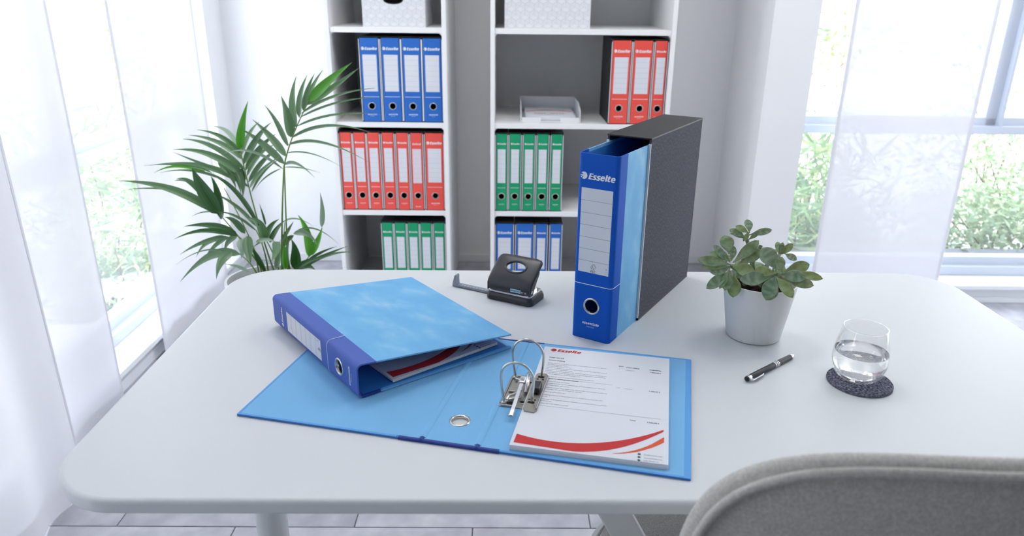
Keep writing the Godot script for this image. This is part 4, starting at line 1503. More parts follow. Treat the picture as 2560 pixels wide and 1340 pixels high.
# the printed offer: page lying in xz, x to the right, -z up the page, origin at its lower left corner; w x h in metres
func page_print(o: Node3D, y: float, with_text := true) -> void:
	var w := 0.208
	var h := 0.299
	var fx := Transform3D(Basis(Vector3(1, 0, 0), Vector3(0, 0, -1), Vector3(0, 1, 0)), Vector3(0, y + 0.0002, -h))
	# below, (x, y) are millimetres from the upper left corner, y downwards
	var m := MB.new()
	m.xf(fx)
	var band := PackedVector2Array()
	var q := func(a: Vector2, b: Vector2, c: Vector2, d: Vector2, t: float) -> Vector2:
		return a.bezier_interpolate(b, c, d, t)
	for i in 25:
		var p: Vector2 = q.call(Vector2(5, 271), Vector2(70, 291), Vector2(140, 272), Vector2(201, 218), i / 24.0)
		band.append(Vector2(p.x, -p.y) / 1000.0)
	for i in 25:
		var p: Vector2 = q.call(Vector2(201, 223), Vector2(160, 270), Vector2(125, 292), Vector2(84, 296), i / 24.0)
		band.append(Vector2(p.x, -p.y) / 1000.0)
	band.append(Vector2(0.0045, -0.292))
	m.flat(band)
	part("printed_swoosh", m, M.print_red, o)
	m = MB.new()
	m.xf(fx)
	band = PackedVector2Array()
	for i in 17:
		var p: Vector2 = q.call(Vector2(136, 289), Vector2(160, 283), Vector2(182, 265), Vector2(202, 236), i / 16.0)
		band.append(Vector2(p.x, -p.y) / 1000.0)
	for i in 17:
		var p: Vector2 = q.call(Vector2(202, 249), Vector2(180, 274), Vector2(160, 286), Vector2(136, 289.3), i / 16.0)
		band.append(Vector2(p.x, -p.y) / 1000.0)
	m.flat(band)
	part("printed_swoosh", m, M.print_orange, o)
	m = MB.new()
	m.xf(fx)
	for k in 3:
		var yy := -0.2845 - 0.0068 * k
		emblem(m, Vector2(0.1705, yy + 0.0012), 0.0022)
		letters(m, ["info@esselte.com", "www.esselte.com", "City Street 23"][k], false, Vector3(0.1765, yy, 0), [0.0235, 0.0235, 0.019][k], 0.0, 7.0)
	part("printed_contact", m, M.print_grey, o)
	if not with_text:
		return
	m = MB.new()
	m.xf(fx)
	logo(m, 0.0115, -0.0155, 0.052, 0.0, 3.0)
	part("printed_logo", m, M.print_red, o)
	m = MB.new()
	m.xf(fx)
	var rowsb := [
		[14, 40, 24, "COST OFFER"], [14, 50, 27, "System Hosting"], [18, 111.5, 52, "Setup of the Backend Environment"],
		[128, 47, 7.5, "QTY"], [140, 48, 21, "UNIT PRICE"], [177, 48, 19, "SUBTOTAL"], [178, 56.5, 17, "1.600,00 €"],
		[178, 117, 17, "1.200,00 €"], [154, 204.5, 8, "Total"], [178, 205.5, 17, "2.800,00 €"],
	]
	for r in rowsb:
		letters(m, r[3], true, Vector3(r[0], -r[1], 0) / 1000.0, r[2] / 1000.0, 0.0, 6.0)
	part("printed_heading", m, M.print_dark, o)
	m = MB.new()
	m.xf(fx)
	var body_scale := 0.0046
	var rowst := [
		[14, 60, 104, "System hosting on hardware in data centers which are used by Client for"],
		[14, 65, 34, "Operating said Hardware."],
		[14, 70, 48, "Housing is offered as a service."],
		[14, 75.5, 106, "Thereby, hardware and software are covered by the hosting costs and are"],
		[14, 80.5, 52, "adjusted to the contracted scope."],
		[14, 86, 106, "Also included is system monitoring. Software and hardware, as well as the"],
		[14, 91, 106, "security updates of the system caused by providing system requirements"],
		[14, 96, 70, "involves an adjustment of the hosting costs."],
		[18, 104, 88, "Basic hosting costs are to be understood as a running fee."],
		[21, 119, 40, "Installation of all databases"],
		[20, 126, 102, "Daily backup of all system components and data using Rsync. Saved to"],
		[20, 131, 46, "disks in the same data center."],
		[20, 139, 102, "Additional backup every night using Secure Copy and transfer to external"],
		[20, 144, 64, "data storage. This backup is kept for one day."],
		[20, 152, 44, "Monitoring takes place 24/7"],
		[20, 161, 98, "Monitoring of all external services such as access to the websites, FTP,"],
		[20, 166, 16, "mail etc."],
		[20, 174, 104, "Monitoring of all internal statistics/statuses and services such as processes,"],
		[20, 179, 28, "disk space etc."],
		[20, 186, 44, "Monitoring of all created backups"],
		[129, 56, 1.2, "1"], [140, 57, 17, "1.600,00 €"], [128.5, 116, 8, "1 set"], [140, 117, 17, "1.200,00 €"],
	]
	for r in rowst:
		letters(m, r[3], false, Vector3(r[0], -r[1], 0) / 1000.0, 0.0, 0.0, 9.0, body_scale)
	part("printed_text", m, M.print_grey, o)
	m = MB.new()
	m.xf(fx)
	for r in [[20, 122, 108.5], [20, 197, 191.5]]:
		m.quad(Vector3(r[0], -r[2] - 0.22, 0) / 1000.0, Vector3(r[1], -r[2] - 0.22, 0) / 1000.0, Vector3(r[1], -r[2] + 0.22, 0) / 1000.0, Vector3(r[0], -r[2] + 0.22, 0) / 1000.0)
	part("printed_rule", m, M.print_line, o)


func paper_stack(label: String, where: Transform3D, thick: float, with_text: bool) -> void:
	var o := thing("paper_stack", label, "paper", where)
	var w := 0.208
	var h := 0.299
	# a few sheaves, each a hair out of line with the next
	var m := MB.new()
	var layers := 5
	for k in layers:
		var dx := [0.0003, -0.0002, 0.0004, 0.0, 0.0][k] as float
		m.rbox(Vector3(w / 2 + dx, thick * (k + 0.5) / layers, -h / 2 + dx), Vector3(w, thick / layers * 0.99, h), 0.0003, 1)
	part("sheets", m, M.paper, o)
	page_print(o, thick, with_text)


func binder_materials() -> void:
	M.spine_front = std(Color(0.05, 0.35, 0.77), 0.55, 0.3)
	M.spine_cloth = std(Color(0.25, 0.37, 0.72), 0.6)
	M.spine_cloth.rim_enabled = true
	M.spine_cloth.rim = 0.5
	M.spine_dark = std(Color(0.05, 0.20, 0.56), 0.5)
	M.lining = std(Color(0.50, 0.745, 0.93), 0.7, 0.3)
	M.lining.normal_enabled = true
	var rib := Image.create(64, 64, false, Image.FORMAT_RGB8)
	rng.seed = 5
	for x in 64:
		var s := rng.randf()
		for y in 64:
			var t := 0.5 + 0.35 * sin(TAU * x / 8.0) * (0.6 + 0.4 * s) + 0.1 * rng.randf()
			rib.set_pixel(x, y, Color(t, t, t))
	rib.bump_map_to_normal_map(2.0)
	M.lining.normal_texture = ImageTexture.create_from_image(rib)
	M.lining.normal_scale = 0.35
	triplanar(M.lining, 70.0)
	M.lining_edge = std(Color(0.36, 0.64, 0.90), 0.6)
	M.cloud = std(Color.WHITE, 0.55, 0.4)
	M.cloud.albedo_texture = noise_tex(11, 0.0065, [[0.0, Color(0.43, 0.705, 0.905)], [0.5, Color(0.465, 0.735, 0.925)], [0.70, Color(0.50, 0.76, 0.93)], [0.86, Color(0.58, 0.79, 0.935)], [1.0, Color(0.67, 0.82, 0.94)]], 512, 4)
	triplanar(M.cloud, 3.0)
	M.cloud.uv1_scale = Vector3(2.6, 2.6, 4.0)
	M.lining_in = std(Color(0.16, 0.50, 0.80), 0.6)
	M.cloud_edge = std(Color(0.15, 0.45, 0.78), 0.5)


func open_binder() -> void:
	binder_materials()
	var th := deg_to_rad(13.3)
	var e := Vector3(cos(th), 0, sin(th))
	var back := Vector3(-sin(th), 0, cos(th))
	var where := place(e, Vector3.UP, back, Vector3(-0.384, TOP, -0.917))
	var o := thing("lever_arch_binder", "light blue binder lying wide open and flat on the desk with raised metal rings", "binder", where)
	var L := 0.333
	var t := 0.003
	var u1 := 0.279
	var u2 := 0.357
	var u3 := 0.637
	# boards, cloth outside
	var m := MB.new()
	m.rbox(Vector3(u1 / 2 - 0.001, t / 2 + 0.0002, -L / 2), Vector3(u1 - 0.002, t, L), 0.0012, 2)
	part("cover", m, M.cloud_edge, o)
	m = MB.new()
	m.rbox(Vector3((u2 + u3) / 2 + 0.001, t / 2 + 0.0002, -L / 2), Vector3(u3 - u2 - 0.002, t, L), 0.0012, 2)
	part("cover", m, M.cloud_edge, o)
	m = MB.new()
	m.xf(Transform3D(Basis(Vector3(1, 0, 0), Vector3(0, 0, -1), Vector3(0, 1, 0)), Vector3(0, 0.0002, 0)))
	m.holed(Vector2(u1 + 0.001, 0), Vector2(u2 - 0.001, L), Vector2(0.3165, 0.0595), 0.0122, 0.0, t)
	part("spine", m, M.spine_dark, o)
	# linings
	for r in [[0.004, u1 - 0.003], [u2 + 0.003, u3 - 0.0085]]:
		part("lining", MB.new().rbox(Vector3((r[0] + r[1]) / 2, t + 0.0004, -L / 2), Vector3(r[1] - r[0], 0.0005, L - 0.0085), 0.0002, 1), M.lining, o)
	m = MB.new()
	m.xf(Transform3D(Basis(Vector3(1, 0, 0), Vector3(0, 0, -1), Vector3(0, 1, 0)), Vector3(0, t + 0.0002, 0)))
	m.holed(Vector2(u1 + 0.003, 0.0045), Vector2(u2 - 0.003, L - 0.0045), Vector2(0.3165, 0.0595), 0.0124, 0.0, 0.0005)
	part("lining", m, M.lining, o)
	# turned-in edges: light blue on the covers, dark blue by the spine
	for z in [-0.0024, -L + 0.0024]:
		part("turned_edge", MB.new().rbox(Vector3(0.1236, t + 0.0004, z), Vector3(0.239, 0.0007, 0.0042), 0.0003, 2), M.lining_edge, o)
		part("turned_edge", MB.new().rbox(Vector3((0.388 + u3 - 0.0092) / 2, t + 0.0004, z), Vector3(u3 - 0.0092 - 0.388, 0.0007, 0.0042), 0.0003, 2), M.lining_edge, o)
		part("spine_edge", MB.new().rbox(Vector3(0.317, t + 0.0005, z), Vector3(0.142, 0.0009, 0.0045), 0.0003, 2), M.spine_dark, o)
	part("turned_edge", MB.new().rbox(Vector3(0.0021, t + 0.0004, -L / 2), Vector3(0.0036, 0.0007, L - 0.0006), 0.0003, 2), M.lining_edge, o)
	part("turned_edge", MB.new().rbox(Vector3(u3 - 0.0047, t + 0.0004, -L / 2), Vector3(0.0086, 0.0007, L - 0.0006), 0.0003, 2), M.lining_edge, o)
	for z in [0.0004, -L - 0.0004]:
		part("spine_edge", MB.new().rbox(Vector3(0.317, t / 2 + 0.0004, z), Vector3(0.142, t + 0.0003, 0.0012), 0.0005, 2), M.spine_dark, o)
	for u in [u1, u2]:
		for z in [-0.0035, -L + 0.0035]:
			part("hinge_end", MB.new().tube([Vector3(u, t - 0.0004, z - 0.0040), Vector3(u, t - 0.0004, z + 0.0040)], 0.0034, 10), M.spine_dark, o)
	# folds either side of the spine
	for u in [u1, u2]:
		m = MB.new()
		var rows := []
		for i in 2:
			var row := PackedVector3Array()
			for j in 11:
				var a := PI * j / 10.0
				row.append(Vector3(u - cos(a) * 0.0052, t + 0.0002 + sin(a) * 0.0022, -0.007 - (L - 0.014) * i))
			rows.append(row)
		m.grid(rows, false, true)
		part("hinge_fold", m, M.lining, o)
	# metal eyelet round the finger hole
	m = MB.new()
	m.at(0.3165, t, -0.0595)
	var hr := 0.0122
	m.lathe([Vector2(hr - 0.0006, -0.0026), Vector2(hr + 0.0004, -0.0026), Vector2(hr + 0.0002, 0.0004), Vector2(hr + 0.0030, 0.0008), Vector2(hr + 0.0027, 0.0016), Vector2(hr + 0.0006, 0.0021), Vector2(hr - 0.0005, 0.0014), Vector2(hr - 0.0006, -0.0026)], 40, 60.0)
	part("finger_ring", m, M.steel, o)
	lever_mechanism(o, t + 0.0006)
	# papers filed on the right board
	var lift := Vector3(0.4000, t + 0.0007, -0.0080)
	var pw := where * Transform3D(Basis(Vector3.UP, deg_to_rad(1.35)), lift)
	paper_stack("stack of printed white offer sheets with a red swoosh, filed in the open binder", pw, 0.0072, true)


func lever_mechanism(o: Node3D, y: float) -> void:
	# pressed base plate with a raised rim, rivet holes and cross straps
	var m := MB.new()
	m.rbox(Vector3(0.379, y + 0.0008, -0.158), Vector3(0.040, 0.0016, 0.094), 0.0007, 1)
	m.rbox(Vector3(0.3615, y + 0.0018, -0.158), Vector3(0.0035, 0.0036, 0.080), 0.0012, 2)
	m.rbox(Vector3(0.374, y + 0.0022, -0.1125), Vector3(0.022, 0.003, 0.0035), 0.0012, 2)
	m.rbox(Vector3(0.374, y + 0.0022, -0.2035), Vector3(0.022, 0.003, 0.0035), 0.0012, 2)
	m.rbox(Vector3(0.3735, y + 0.003, -0.1640), Vector3(0.016, 0.0034, 0.026), 0.0012, 2)
	for z in [-0.128, -0.187]:
		m.at(0.392, y + 0.0014, z)
		m.lathe([Vector2(0.0068, 0.0), Vector2(0.0064, 0.0009), Vector2(0.0042, 0.0012), Vector2(0.0036, 0.0004)], 20, 50.0)
		m.T = Transform3D()
	part("base_plate", m, M.steel_dull, o)
	m = MB.new()
	for z in [-0.128, -0.187]:
		m.at(0.392, y + 0.0018, z)
		m.lathe([Vector2(0.0037, 0.0), Vector2(0.0, 0.0001)], 18)
	m.at(0, 0, 0)
	m.rbox(Vector3(0.374, y + 0.0013, -0.1205), Vector3(0.016, 0.0012, 0.009), 0.0004, 1)
	part("plate_hole", m, M.hole, o)
	# two arched wires
	for v in [0.118, 0.196]:
		m = MB.new()
		var pts := []
		var key := [Vector2(0.3685, 0.001), Vector2(0.3655, 0.012), Vector2(0.3625, 0.034), Vector2(0.3622, 0.050), Vector2(0.3645, 0.059), Vector2(0.3705, 0.0665), Vector2(0.379, 0.0705), Vector2(0.387, 0.0710), Vector2(0.396, 0.0685), Vector2(0.4035, 0.0625), Vector2(0.4085, 0.0545), Vector2(0.4105, 0.046), Vector2(0.4100, 0.030), Vector2(0.4080, 0.012), Vector2(0.4075, 0.004)]
		for i in key.size() - 1:
			var p0: Vector2 = key[maxi(i - 1, 0)]
			var p3: Vector2 = key[mini(i + 2, key.size() - 1)]
			for k in 3:
				var q: Vector2 = key[i].cubic_interpolate(key[i + 1], p0, p3, k / 3.0)
				pts.append(Vector3(q.x, y + q.y, -v))
		m.tube(pts, 0.00185, 10)
		part("ring_wire", m, M.steel, o)
		m = MB.new()
		m.tube([Vector3(0.3685, y + 0.001, -v), Vector3(0.3688, y + 0.007, -v)], [0.0036, 0.0030], 12)
		m.rbox(Vector3(0.3665, y + 0.003, -v), Vector3(0.008, 0.005, 0.006), 0.002, 2)
		part("wire_foot", m, M.steel, o)
	# cranked rods that lift the wires and the strap between them
	m = MB.new()
	m.tube([Vector3(0.369, y + 0.006, -0.122), Vector3(0.371, y + 0.0075, -0.132), Vector3(0.3775, y + 0.008, -0.137), Vector3(0.3835, y + 0.0085, -0.142), Vector3(0.3855, y + 0.009, -0.150)], 0.0022, 8)
	m.tube([Vector3(0.369, y + 0.006, -0.192), Vector3(0.3705, y + 0.0075, -0.184), Vector3(0.377, y + 0.0085, -0.181), Vector3(0.3835, y + 0.010, -0.178), Vector3(0.386, y + 0.011, -0.168)], 0.0022, 8)
	m.tube([Vector3(0.371, y + 0.004, -0.126), Vector3(0.381, y + 0.005, -0.131), Vector3(0.389, y + 0.005, -0.136)], 0.0018, 8)
	m.tube([Vector3(0.3875, y + 0.003, -0.196), Vector3(0.3880, y + 0.014, -0.193), Vector3(0.3895, y + 0.017, -0.182), Vector3(0.3920, y + 0.012, -0.166), Vector3(0.3925, y + 0.004, -0.152)], [0.0028, 0.0032, 0.0032, 0.0034, 0.003], 8)
	part("crank_rod", m, M.steel, o)
	m = MB.new()
	m.xf(Transform3D(Basis(Vector3.UP, 0.07), Vector3.ZERO) * Transform3D())
	m.T = place(Vector3(1, 0, 0.02), Vector3(0, 1, 0.16), Vector3(0, -0.16, 1), Vector3(0.3860, y + 0.0155, -0.120))
	m.rbox(Vector3.ZERO, Vector3(0.0058, 0.0018, 0.070), 0.0008, 2)
	m.rbox(Vector3(0.0, 0.001, -0.038), Vector3(0.009, 0.004, 0.016), 0.0018, 2)
	part("lever", m, M.chrome, o)
	m = MB.new()
	m.T = place(Vector3(1, 0, 0.02), Vector3(0, 1, 0.16), Vector3(0, -0.16, 1), Vector3(0.3860, y + 0.0085, -0.083))
	m.rbox(Vector3.ZERO, Vector3(0.0075, 0.004, 0.014), 0.0019, 2)
	part("lever_tip", m, M.steel, o)
	# compressor bar over the sheets, with slots and a sliding black lock
	var yb := y + 0.0078
	m = MB.new()
	var bar := PackedVector2Array([Vector2(0.402, 0.0945), Vector2(0.4165, 0.0925), Vector2(0.4195, 0.099), Vector2(0.4185, 0.201), Vector2(0.4145, 0.2075), Vector2(0.4015, 0.2085), Vector2(0.3985, 0.203), Vector2(0.3992, 0.100)])
	m.xf(Transform3D(Basis(Vector3(1, 0, 0), Vector3(0, 0, -1), Vector3(0, 1, 0)), Vector3(0, yb, 0)))
	m.prism(bar, 0.0, 0.0016)
	m.T = Transform3D()
	m.rbox(Vector3(0.4180, yb + 0.0018, -0.150), Vector3(0.0022, 0.0042, 0.100), 0.001, 2)
	part("compressor_bar", m, M.steel_dull, o)
	m = MB.new()
	for v in [0.118, 0.196]:
		m.rbox(Vector3(0.4075, yb + 0.0017, -v), Vector3(0.010, 0.0004, 0.0058), 0.0001, 1)
		for s in [-1, 1]:
			m.rbox(Vector3(0.4075 + s * 0.0042, yb + 0.0017, -v - (0.0075 if v < 0.15 else -0.0075)), Vector3(0.0032, 0.0004, 0.003), 0.0001, 1)
	part("bar_slot", m, M.hole, o)
	part("lock_slide", MB.new().rbox(Vector3(0.4085, yb + 0.0062, -0.1555), Vector3(0.0125, 0.0105, 0.024), 0.003, 3), M.black_gloss, o)


func lying_binder() -> void:
	var along := Vector3(-0.605, 0, -0.796).normalized()  # from the foot of the spine to its head
	var out := Vector3.UP.cross(along).normalized()
	var corner := Vector3(-0.2165, TOP + 0.0049, -0.957)  # lower foot corner of the spine
	var w := 0.0560
	var hgt := 0.334
	var where := place(Vector3.UP, along, out, corner + Vector3.UP * (w / 2))
	var o := thing("lever_arch_binder", "closed blue marbled binder lying across the open binder, spine towards the left", "binder", where)
	binder_shell(o, w, hgt, 0.287, 0.0085, 0.032, M.spine_cloth, M.cloud, M.lining_in, 0.0615, deg_to_rad(6.2), 0.0118)
	spine_print(o, w, hgt, Rect2(-0.0180, 0.128, 0.0360, 0.142), 0.289, 0.038, 0.1035, 0.0615, 0.0118, 7, true, 0.0235, true, 0.032, 0.0085)
	# dark turned-in edge on the lower board near the spine
	var m := MB.new()
	m.rbox(Vector3(-w / 2 + 0.0018, 0.0022, -0.022), Vector3(0.0042, 0.0048, 0.032), 0.001, 1)
	part("turned_edge", m, M.spine_dark, o)
	m = MB.new()
	m.rbox(Vector3(-w / 2 + 0.0028, 0.0025, -0.163), Vector3(0.0012, 0.005, 0.246), 0.0004, 1)
	part("turned_edge", m, M.lining_edge, o)
	var right := Vector3(0.767, 0, -0.640).normalized()
	var pw := place(right, Vector3.UP, right.cross(Vector3.UP), Vector3(-0.1715, TOP + 0.0088, -1.0015))
	paper_stack("printed sheets with a red swoosh showing inside the closed blue marbled binder", pw, 0.0045, false)


func standing_binder() -> void:
	var s := Vector3(0.848, 0, 0.53).normalized()
	var out := s.cross(Vector3.UP).normalized()
	var w := 0.0735
	var hgt := 0.331
	var where := place(s, Vector3.UP, out, Vector3(0.1507, TOP + 0.0002, -1.1742))
	var o := thing("lever_arch_binder", "blue binder standing on the desk, pulled partly out of its black slipcase", "binder", where)
	var r := 0.0075
	binder_shell(o, w, hgt, 0.280, r, 0.0335, M.spine_front, M.cloud, M.lining_in, 0.0640)
	spine_print(o, w, hgt, Rect2(-0.0285, 0.1255, 0.0570, 0.148), 0.2880, 0.0630, 0.1035, 0.0640, 0.0125, 7, true, 0.0285, true, 0.0335, r)
	var sm: StandardMaterial3D = std(Color.WHITE, 0.75, 0.3)
	sm.albedo_texture = noise_tex(77, 0.05, [[0.0, Color(0.26, 0.265, 0.30)], [0.45, Color(0.295, 0.30, 0.335)], [0.62, Color(0.33, 0.335, 0.375)], [0.78, Color(0.40, 0.40, 0.45)], [1.0, Color(0.50, 0.50, 0.55)]], 512, 3)
	triplanar(sm, 9.0)
	sm.uv1_scale = Vector3(14.0, 6.5, 14.0)
	var wall := 0.0044
	var sc := make_slipcase(0.0832, 0.276, 0.343, wall, sm)
	sc.name = numbered("slipcase")
	add_child(sc)
	sc.transform = place(s, Vector3.UP, out, Vector3(0.2149, TOP, -1.2787))
	tag(sc, "black speckled cardboard slipcase standing on the desk behind the blue binder it holds", "slipcase")


func hole_punch() -> void:
	var s := Vector3(0.088, 0, 0.048).normalized()
	var back := s.cross(Vector3.UP).normalized()  # towards the camera
	var where := place(s, Vector3.UP, back, Vector3(0.0210, TOP, -1.3650))
	var o := thing("hole_punch", "black two-hole punch with oval cut-out and extended ruler arm on the desk", "hole punch", where)
	var hx := 0.0520
	var hz := 0.0330
	var m := MB.new()
	stack_outlines(m, [[offset_outline(hx, hz, 0.012, 0.002), 0.0004], [offset_outline(hx, hz, 0.012, 0.0), 0.002], [offset_outline(hx, hz, 0.012, 0.0), 0.0075], [offset_outline(hx, hz, 0.012, 0.0015), 0.0125], [offset_outline(hx, hz, 0.012, 0.0050), 0.0165], [offset_outline(hx, hz, 0.012, 0.0070), 0.0170]])
	part("base", m, M.black_gloss, o)
	m = MB.new()
	stack_outlines(m, [[offset_outline(hx, hz, 0.012, 0.0055), 0.0165], [offset_outline(hx, hz, 0.012, 0.0055), 0.0190], [offset_outline(hx, hz, 0.012, 0.0063), 0.0196]])
	m.rbox(Vector3(0, 0.0203, 0.0235), Vector3(0.084, 0.0012, 0.006), 0.0004, 1)
	for x in [-1, 1]:
		m.rbox(Vector3(x * 0.040, 0.026, 0.004), Vector3(0.002, 0.016, 0.036), 0.0008, 1)
	part("metal_plate", m, M.chrome, o)
	# handle: bent sheet, profile in (z towards the camera, y)
	var prof := [Vector2(0.0305, 0.0205), Vector2(0.0318, 0.0270), Vector2(0.0310, 0.0360), Vector2(0.0275, 0.0430), Vector2(0.0200, 0.0500), Vector2(0.0080, 0.0585), Vector2(-0.0060, 0.0680), Vector2(-0.0180, 0.0755), Vector2(-0.0260, 0.0790), Vector2(-0.0310, 0.0785), Vector2(-0.0330, 0.0755)]
	var lens := [0.0]
	for i in range(1, prof.size()):
		lens.append(lens[-1] + prof[i].distance_to(prof[i - 1]))
	var total: float = lens[-1]
	var along := func(d: float) -> Vector2:
		for i in range(1, prof.size()):
			if d <= lens[i]:
				var t: float = (d - lens[i - 1]) / (lens[i] - lens[i - 1])
				return prof[i - 1].cubic_interpolate(prof[i], prof[maxi(i - 2, 0)], prof[mini(i + 1, prof.size() - 1)], t)
		return prof[-1]
	var half := func(d: float) -> float:
		# wide in front, with round far corners
		var k := d / total
		var e := 0.0492
		if k > 0.80:
			var q := (k - 0.80) / 0.20
			e -= 0.0145 * (1.0 - sqrt(maxf(0.0, 1.0 - q * q)))
		if k < 0.06:
			e -= 0.002 * (1.0 - k / 0.06)
		return e
	var hc := total * 0.62
	var ha := 0.0215
	var hb := 0.0130
	var surf := func(x: float, d: float, inn: float) -> Vector3:
		var p: Vector2 = along.call(clampf(d, 0.0, total))
		var p2: Vector2 = along.call(clampf(d + 0.002, 0.0, total))
		var p1: Vector2 = along.call(clampf(d - 0.002, 0.0, total))
		var t := (p2 - p1).normalized()
		var nn := Vector2(t.y, -t.x)
		var drop := 0.003 * pow(absf(x) / 0.05, 6.0)
		var q := p - nn * (inn + drop)
		return Vector3(x, q.y, q.x)
	m = MB.new()
	var nseg := 56
	# rings between the oval cut-out and the edge of the handle, over the outside then back inside
	var ringset := []
	for layer in [[0.0, 0.0], [0.06, 0.0], [0.3, 0.0], [0.6, 0.0], [0.85, 0.0], [0.97, 0.0003], [1.0, 0.0020], [0.97, 0.0036], [0.6, 0.0036], [0.06, 0.0036], [0.0, 0.0036], [-0.035, 0.0030], [-0.04, 0.0016], [-0.035, 0.0002], [0.0, 0.0]]:
		var row := PackedVector3Array()
		for j in nseg:
			var a := TAU * j / nseg
			var inner := Vector2(cos(a) * ha, hc + sin(a) * hb)
			var dirn := Vector2(cos(a) * 1.6, sin(a) * 1.15)
			# walk outwards to the edge of the sheet
			var lo := 0.0
			var hi := 0.2
			for k in 18:
				var mid := (lo + hi) / 2
				var p := Vector2(0, hc) + dirn * mid
				if p.y > 0.0 and p.y < total and absf(p.x) < half.call(p.y):
					lo = mid
				else:
					hi = mid
			var outer := Vector2(0, hc) + dirn * lo
			var p2: Vector2 = inner.lerp(outer, layer[0])
			row.append(surf.call(p2.x, p2.y, layer[1]))
		ringset.append(row)
	m.grid(ringset, true)
	part("handle", m, M.black_gloss, o)
	# raised lip of the cut-out
	m = MB.new()
	var lip := []
	for j in 41:
		var a := TAU * j / 40
		lip.append(surf.call(cos(a) * (ha + 0.0012), hc + sin(a) * (hb + 0.0012), 0.0012))
	m.tube(lip, 0.0026, 8)
	part("cutout_rim", m, M.black_gloss, o)
	# side cheeks of the handle
	for sx in [-1.0, 1.0]:
		m = MB.new()
		m.xf(Transform3D(Basis(Vector3(0, 0, 1), Vector3(0, 1, 0), Vector3(-1, 0, 0)), Vector3(sx * 0.0462, 0, 0)))
		m.prism(PackedVector2Array([Vector2(0.0300, 0.0205), Vector2(0.0300, 0.0350), Vector2(0.0255, 0.0415), Vector2(0.0060, 0.0555), Vector2(-0.0120, 0.0670), Vector2(-0.0120, 0.0560), Vector2(0.0060, 0.0360), Vector2(0.0160, 0.0205)]), -0.0012, 0.0012)
		part("cheek", m, M.black_gloss, o)
		m = MB.new()
		m.xf(Transform3D(Basis(Vector3(0, -1, 0), Vector3(sx, 0, 0), Vector3(0, 0, sx)), Vector3(sx * 0.0474, 0.0285, 0.0225)))
		m.lathe([Vector2(0.0034, 0.0), Vector2(0.0032, 0.0010), Vector2(0.0020, 0.0016), Vector2(0.0, 0.0018)], 16)
		part("pivot", m, M.chrome, o)
	# maker's plate, moulded into the front of the handle
	m = MB.new()
	m.at(0.0170, 0.0288, 0.0319)
	m.rbox(Vector3(0, 0, 0), Vector3(0.0225, 0.0068, 0.0006), 0.0002, 1)
	part("maker_plate", m, std(Color(0.62, 0.82, 0.92), 0.5), o)
	m = MB.new()
	letters(m, "Rapid ECO", true, Vector3(0.0070, 0.0266, 0.0324), 0.0200, 0.0, 4.0)
	part("plate_lettering", m, M.black, o)
	m = MB.new()
	letters(m, "FC 20", false, Vector3(0.0300, 0.0262, 0.0322), 0.0110, 0.0, 5.0)
	part("model_lettering", m, M.white_print, o)
	# ruler arm with hooked stop, drawn out to the left
	var grey := std(Color(0.55, 0.58, 0.64), 0.4)
	m = MB.new()
	m.rbox(Vector3(-0.092, 0.0040, 0.0060), Vector3(0.088, 0.0050, 0.0125), 0.0012, 2)
	part("ruler_arm", m, grey, o)
	m = MB.new()
	m.xf(Transform3D(Basis(Vector3(1, 0, 0), Vector3(0, 1, 0), Vector3(0, 0, 1)), Vector3(-0.1365, 0.0, 0.0060)))
	m.prism(PackedVector2Array([Vector2(-0.0055, 0.0010), Vector2(0.0050, 0.0010), Vector2(0.0045, 0.0080), Vector2(0.0040, 0.0170), Vector2(0.0042, 0.0250), Vector2(0.0022, 0.0272), Vector2(0.0000, 0.0250), Vector2(-0.0030, 0.0150), Vector2(-0.0048, 0.0080)]), -0.0062, 0.0062)
	part("ruler_stop", m, grey, o)
	m = MB.new()
	for k in 9:
		m.box(Vector3(-0.064 - 0.007 * k, 0.0066, 0.0090 if k % 2 else 0.0075), Vector3(0.0005, 0.0002, 0.004 if k % 2 else 0.007))
	part("ruler_mark", m, M.white_print, o)


